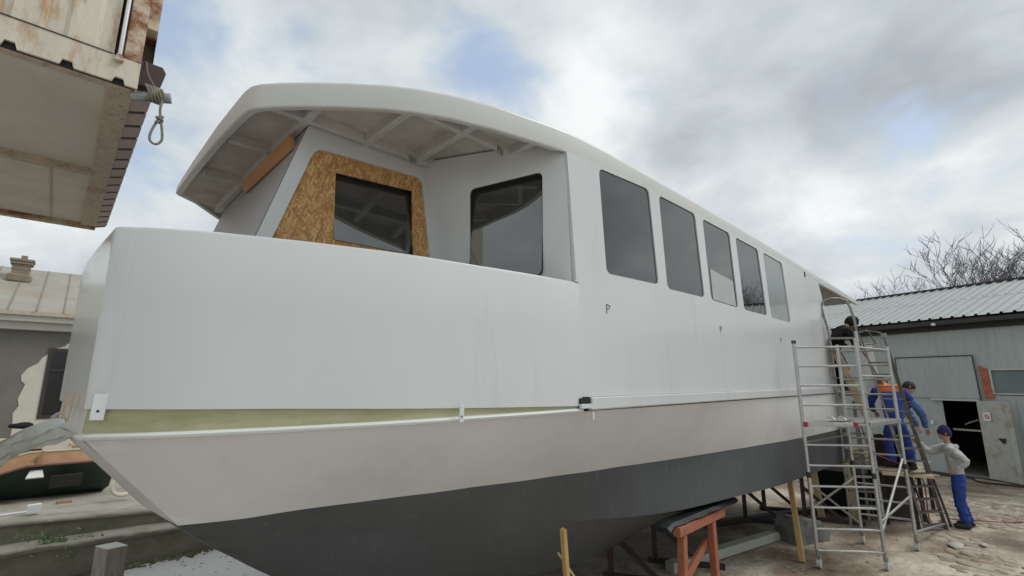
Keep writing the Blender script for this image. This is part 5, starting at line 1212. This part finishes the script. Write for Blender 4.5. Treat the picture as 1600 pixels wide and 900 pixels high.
    # hands with five fingers, curled
    for s_ in 'lr':
        w_, e_ = j['w'+s_], j['e'+s_]; d = (w_-e_).normalized(); cd = Vector(wear.get('curl', (0, 0, -1))); pn = (cd-d*cd.dot(d)).normalized() if abs(cd.dot(d)) < .95 else Vector((1, 0, 0)); sd3 = d.cross(pn).normalized()
        root = w_+d*.01; palm = w_+d*.075; js = {'r': (root, (.026, .018)), 'p': (palm, (.034, .016))}; es = [('r', 'p')]
        for q in range(4):
            off = (q-1.5)*.019; L_ = (.036, .042, .040, .031)[q]; b0 = palm+sd3*off+d*.008; b1 = b0+d*L_*.9+pn*.012; b2 = b1+d*L_*.35+pn*L_*.7; b3 = b2+pn*L_*.4-d*L_*.25
            js.update({f'{q}a': (b0, .0095), f'{q}b': (b1, .009), f'{q}c': (b2, .008), f'{q}d': (b3, .007)}); es += [('p', f'{q}a'), (f'{q}a', f'{q}b'), (f'{q}b', f'{q}c'), (f'{q}c', f'{q}d')]
        th0 = w_+d*.03-sd3*.03; th1 = th0+d*.035-sd3*.022+pn*.012; th2 = th1+d*.025+pn*.02
        js.update({'t0': (th0, .012), 't1': (th1, .010), 't2': (th2, .008)}); es += [('r', 't0'), ('t0', 't1'), ('t1', 't2')]
        part('hand', skin_mesh(js, es, 'hand', 1), wear.get('skin', 'skin'), t, smooth=False)
    return t
# man on the ground in grey hoodie, reaching up to the ladder (he looks up and to the left: towards -x/+y)
V = Vector
dirL = V((-.12, .99, 0)); fr = V((-.25, .97, 0)).normalized(); rt = V((.97, .25, 0)).normalized()
def B(f_, r_, z): return tuple(fr*f_+rt*r_+V((0, 0, z)))
person('man in pale grey hoodie, navy beanie and blue trousers reaching up to the ladder', (12.42, 1.02, -2.65),
       dict(pelvis=B(0, 0, .93), waist=B(.0, 0, 1.08), chest=B(.03, 0, 1.34), neckb=B(.05, 0, 1.47), neck=B(.075, 0, 1.52), head=B(.07, 0, 1.60),
            sl=B(.06, -.17, 1.40), el=B(-.13, -.29, 1.19), wl=B(.045, -.235, 1.06), sr=B(.08, .17, 1.41), er=B(.33, .16, 1.28), wr=B(.50, .05, 1.46),
            hl=B(0, -.09, .86), kl=B(.05, -.10, .47), al=B(-.01, -.10, .09), tl=B(.14, -.11, .04), hr=B(-.01, .10, .86), kr=B(.0, .12, .46), ar=B(-.10, .12, .09), tr=B(.05, .15, .04)),
       dict(top='hoodie', legs='blue_work', head='navy', headname='beanie', puff=.035, neckhood=True, curl=(-.5, .3, .3)), headdir=tuple(fr+V((0, 0, .5))))
# worker on the ladder, back to us, bright blue overalls with orange and pink shirt
fr = V((.9, .35, 0)).normalized(); rt = V((.35, -.9, 0)).normalized()
person('worker bending on the ladder in blue bib overalls over an orange and pink top', (11.78, 1.74, -1.60),
       dict(pelvis=B(0, 0, .80), waist=B(.02, 0, .98), chest=B(.08, 0, 1.29), neckb=B(.12, -.02, 1.44), neck=B(.17, -.03, 1.49), head=B(.25, -.04, 1.56),
            sl=B(.12, -.21, 1.38), el=B(.26, -.30, 1.12), wl=B(.42, -.20, .98), sr=B(.12, .21, 1.40), er=B(.22, .36, 1.22), wr=B(.35, .30, 1.02),
            hl=B(0, -.10, .76), kl=B(.04, -.12, .42), al=B(-.01, -.12, .09), tl=B(.10, -.12, .04), hr=B(0, .10, .76), kr=B(.08, .16, .44), ar=B(.02, .20, .09), tr=B(.14, .22, .04)),
       dict(top='blue_work', legs='blue_work', yoke='orange', head='hair', curl=(0, 0, -1)), headdir=(.8, .5, -.5))
# worker behind, faded blue jacket, leaning down to the right
fr = V((.55, -.75, 0)).normalized(); rt = V((-.75, -.55, 0)).normalized()
person('worker in faded blue jacket with white collar leaning down beside the ladder', (12.10, 1.76, -1.68),
       dict(pelvis=B(-.05, 0, .82), waist=B(.0, 0, .98), chest=B(.14, 0, 1.24), neckb=B(.20, 0, 1.36), neck=B(.25, 0, 1.42), head=B(.28, 0, 1.50),
            sl=B(.20, -.19, 1.30), el=B(.34, -.20, 1.05), wl=B(.42, -.10, .80), sr=B(.20, .19, 1.30), er=B(.36, .20, 1.05), wr=B(.44, .12, .78),
            hl=B(-.05, -.10, .78), kl=B(.05, -.11, .44), al=B(-.02, -.11, .09), tl=B(.10, -.11, .04), hr=B(-.05, .10, .78), kr=B(.06, .11, .44), ar=B(-.02, .12, .09), tr=B(.10, .12, .04)),
       dict(top='blue_faded', legs='black', head='hair'), headdir=(.3, -.6, -.6))
# the board the two stand on
wt = thing('work_platform', 'low work platform of boards on steel legs behind the scaffold', 'platform', (12.0, 1.9, -2.65))
g = G(); g.box((12.02, 1.78, -1.70), (1.1, .75, .05), (0, 0, .3)); part('boards', g, 'ply', wt)
for sx, sy in ((-.45, -.2), (.4, .1), (-.4, .35), (.45, .5)):
    g = G(); g.bar((12.05+sx, 1.75+sy*.8, -2.65), (12.05+sx, 1.75+sy*.8, -1.72), .05, .05); part('leg', g, 'darksteel', wt)
# figure in black on the stern platform, hood up, bent forward to the right
fr = V((.75, -.65, 0)).normalized(); rt = V((-.65, -.75, 0)).normalized()
person('figure in black hooded jacket bending forward at the stern opening', (11.60, 2.46, -.26),
       dict(pelvis=B(-.12, 0, .84), waist=B(-.06, 0, 1.0), chest=B(.10, 0, 1.24), neckb=B(.22, 0, 1.34), neck=B(.27, 0, 1.38), head=B(.34, 0, 1.43),
            sl=B(.13, -.18, 1.27), el=B(.22, -.22, 1.02), wl=B(.34, -.14, .95), sr=B(.13, .18, 1.27), er=B(.20, .22, 1.02), wr=B(.34, .14, .93),
            hl=B(-.1, -.10, .80), kl=B(.02, -.11, .46), al=B(-.05, -.11, .09), tl=B(.08, -.11, .04), hr=B(-.1, .10, .80), kr=B(.0, .11, .46), ar=B(-.07, .12, .09), tr=B(.06, .12, .04)),
       dict(top='black', legs='black', head='black', headname='cap', hood=True), headdir=(.6, -.55, -.45))
st = thing('stern_step', 'small grey standing step hung on the platform ladder at the stern', 'step', (11.7, 2.35, -.4))
g = G(); g.box((11.64, 2.44, -.285), (.62, .40, .05), (0, 0, -.6)); part('tread', g, 'alu_dull', st)
g = G(); g.bar((11.45, 2.28, -2.65), (11.50, 2.30, -.41), .04, .04); part('leg', g, 'alu_dull', st)
g = G(); g.bar((11.9, 2.3, -2.65), (11.86, 2.36, -.41), .04, .04); part('leg', g, 'alu_dull', st)
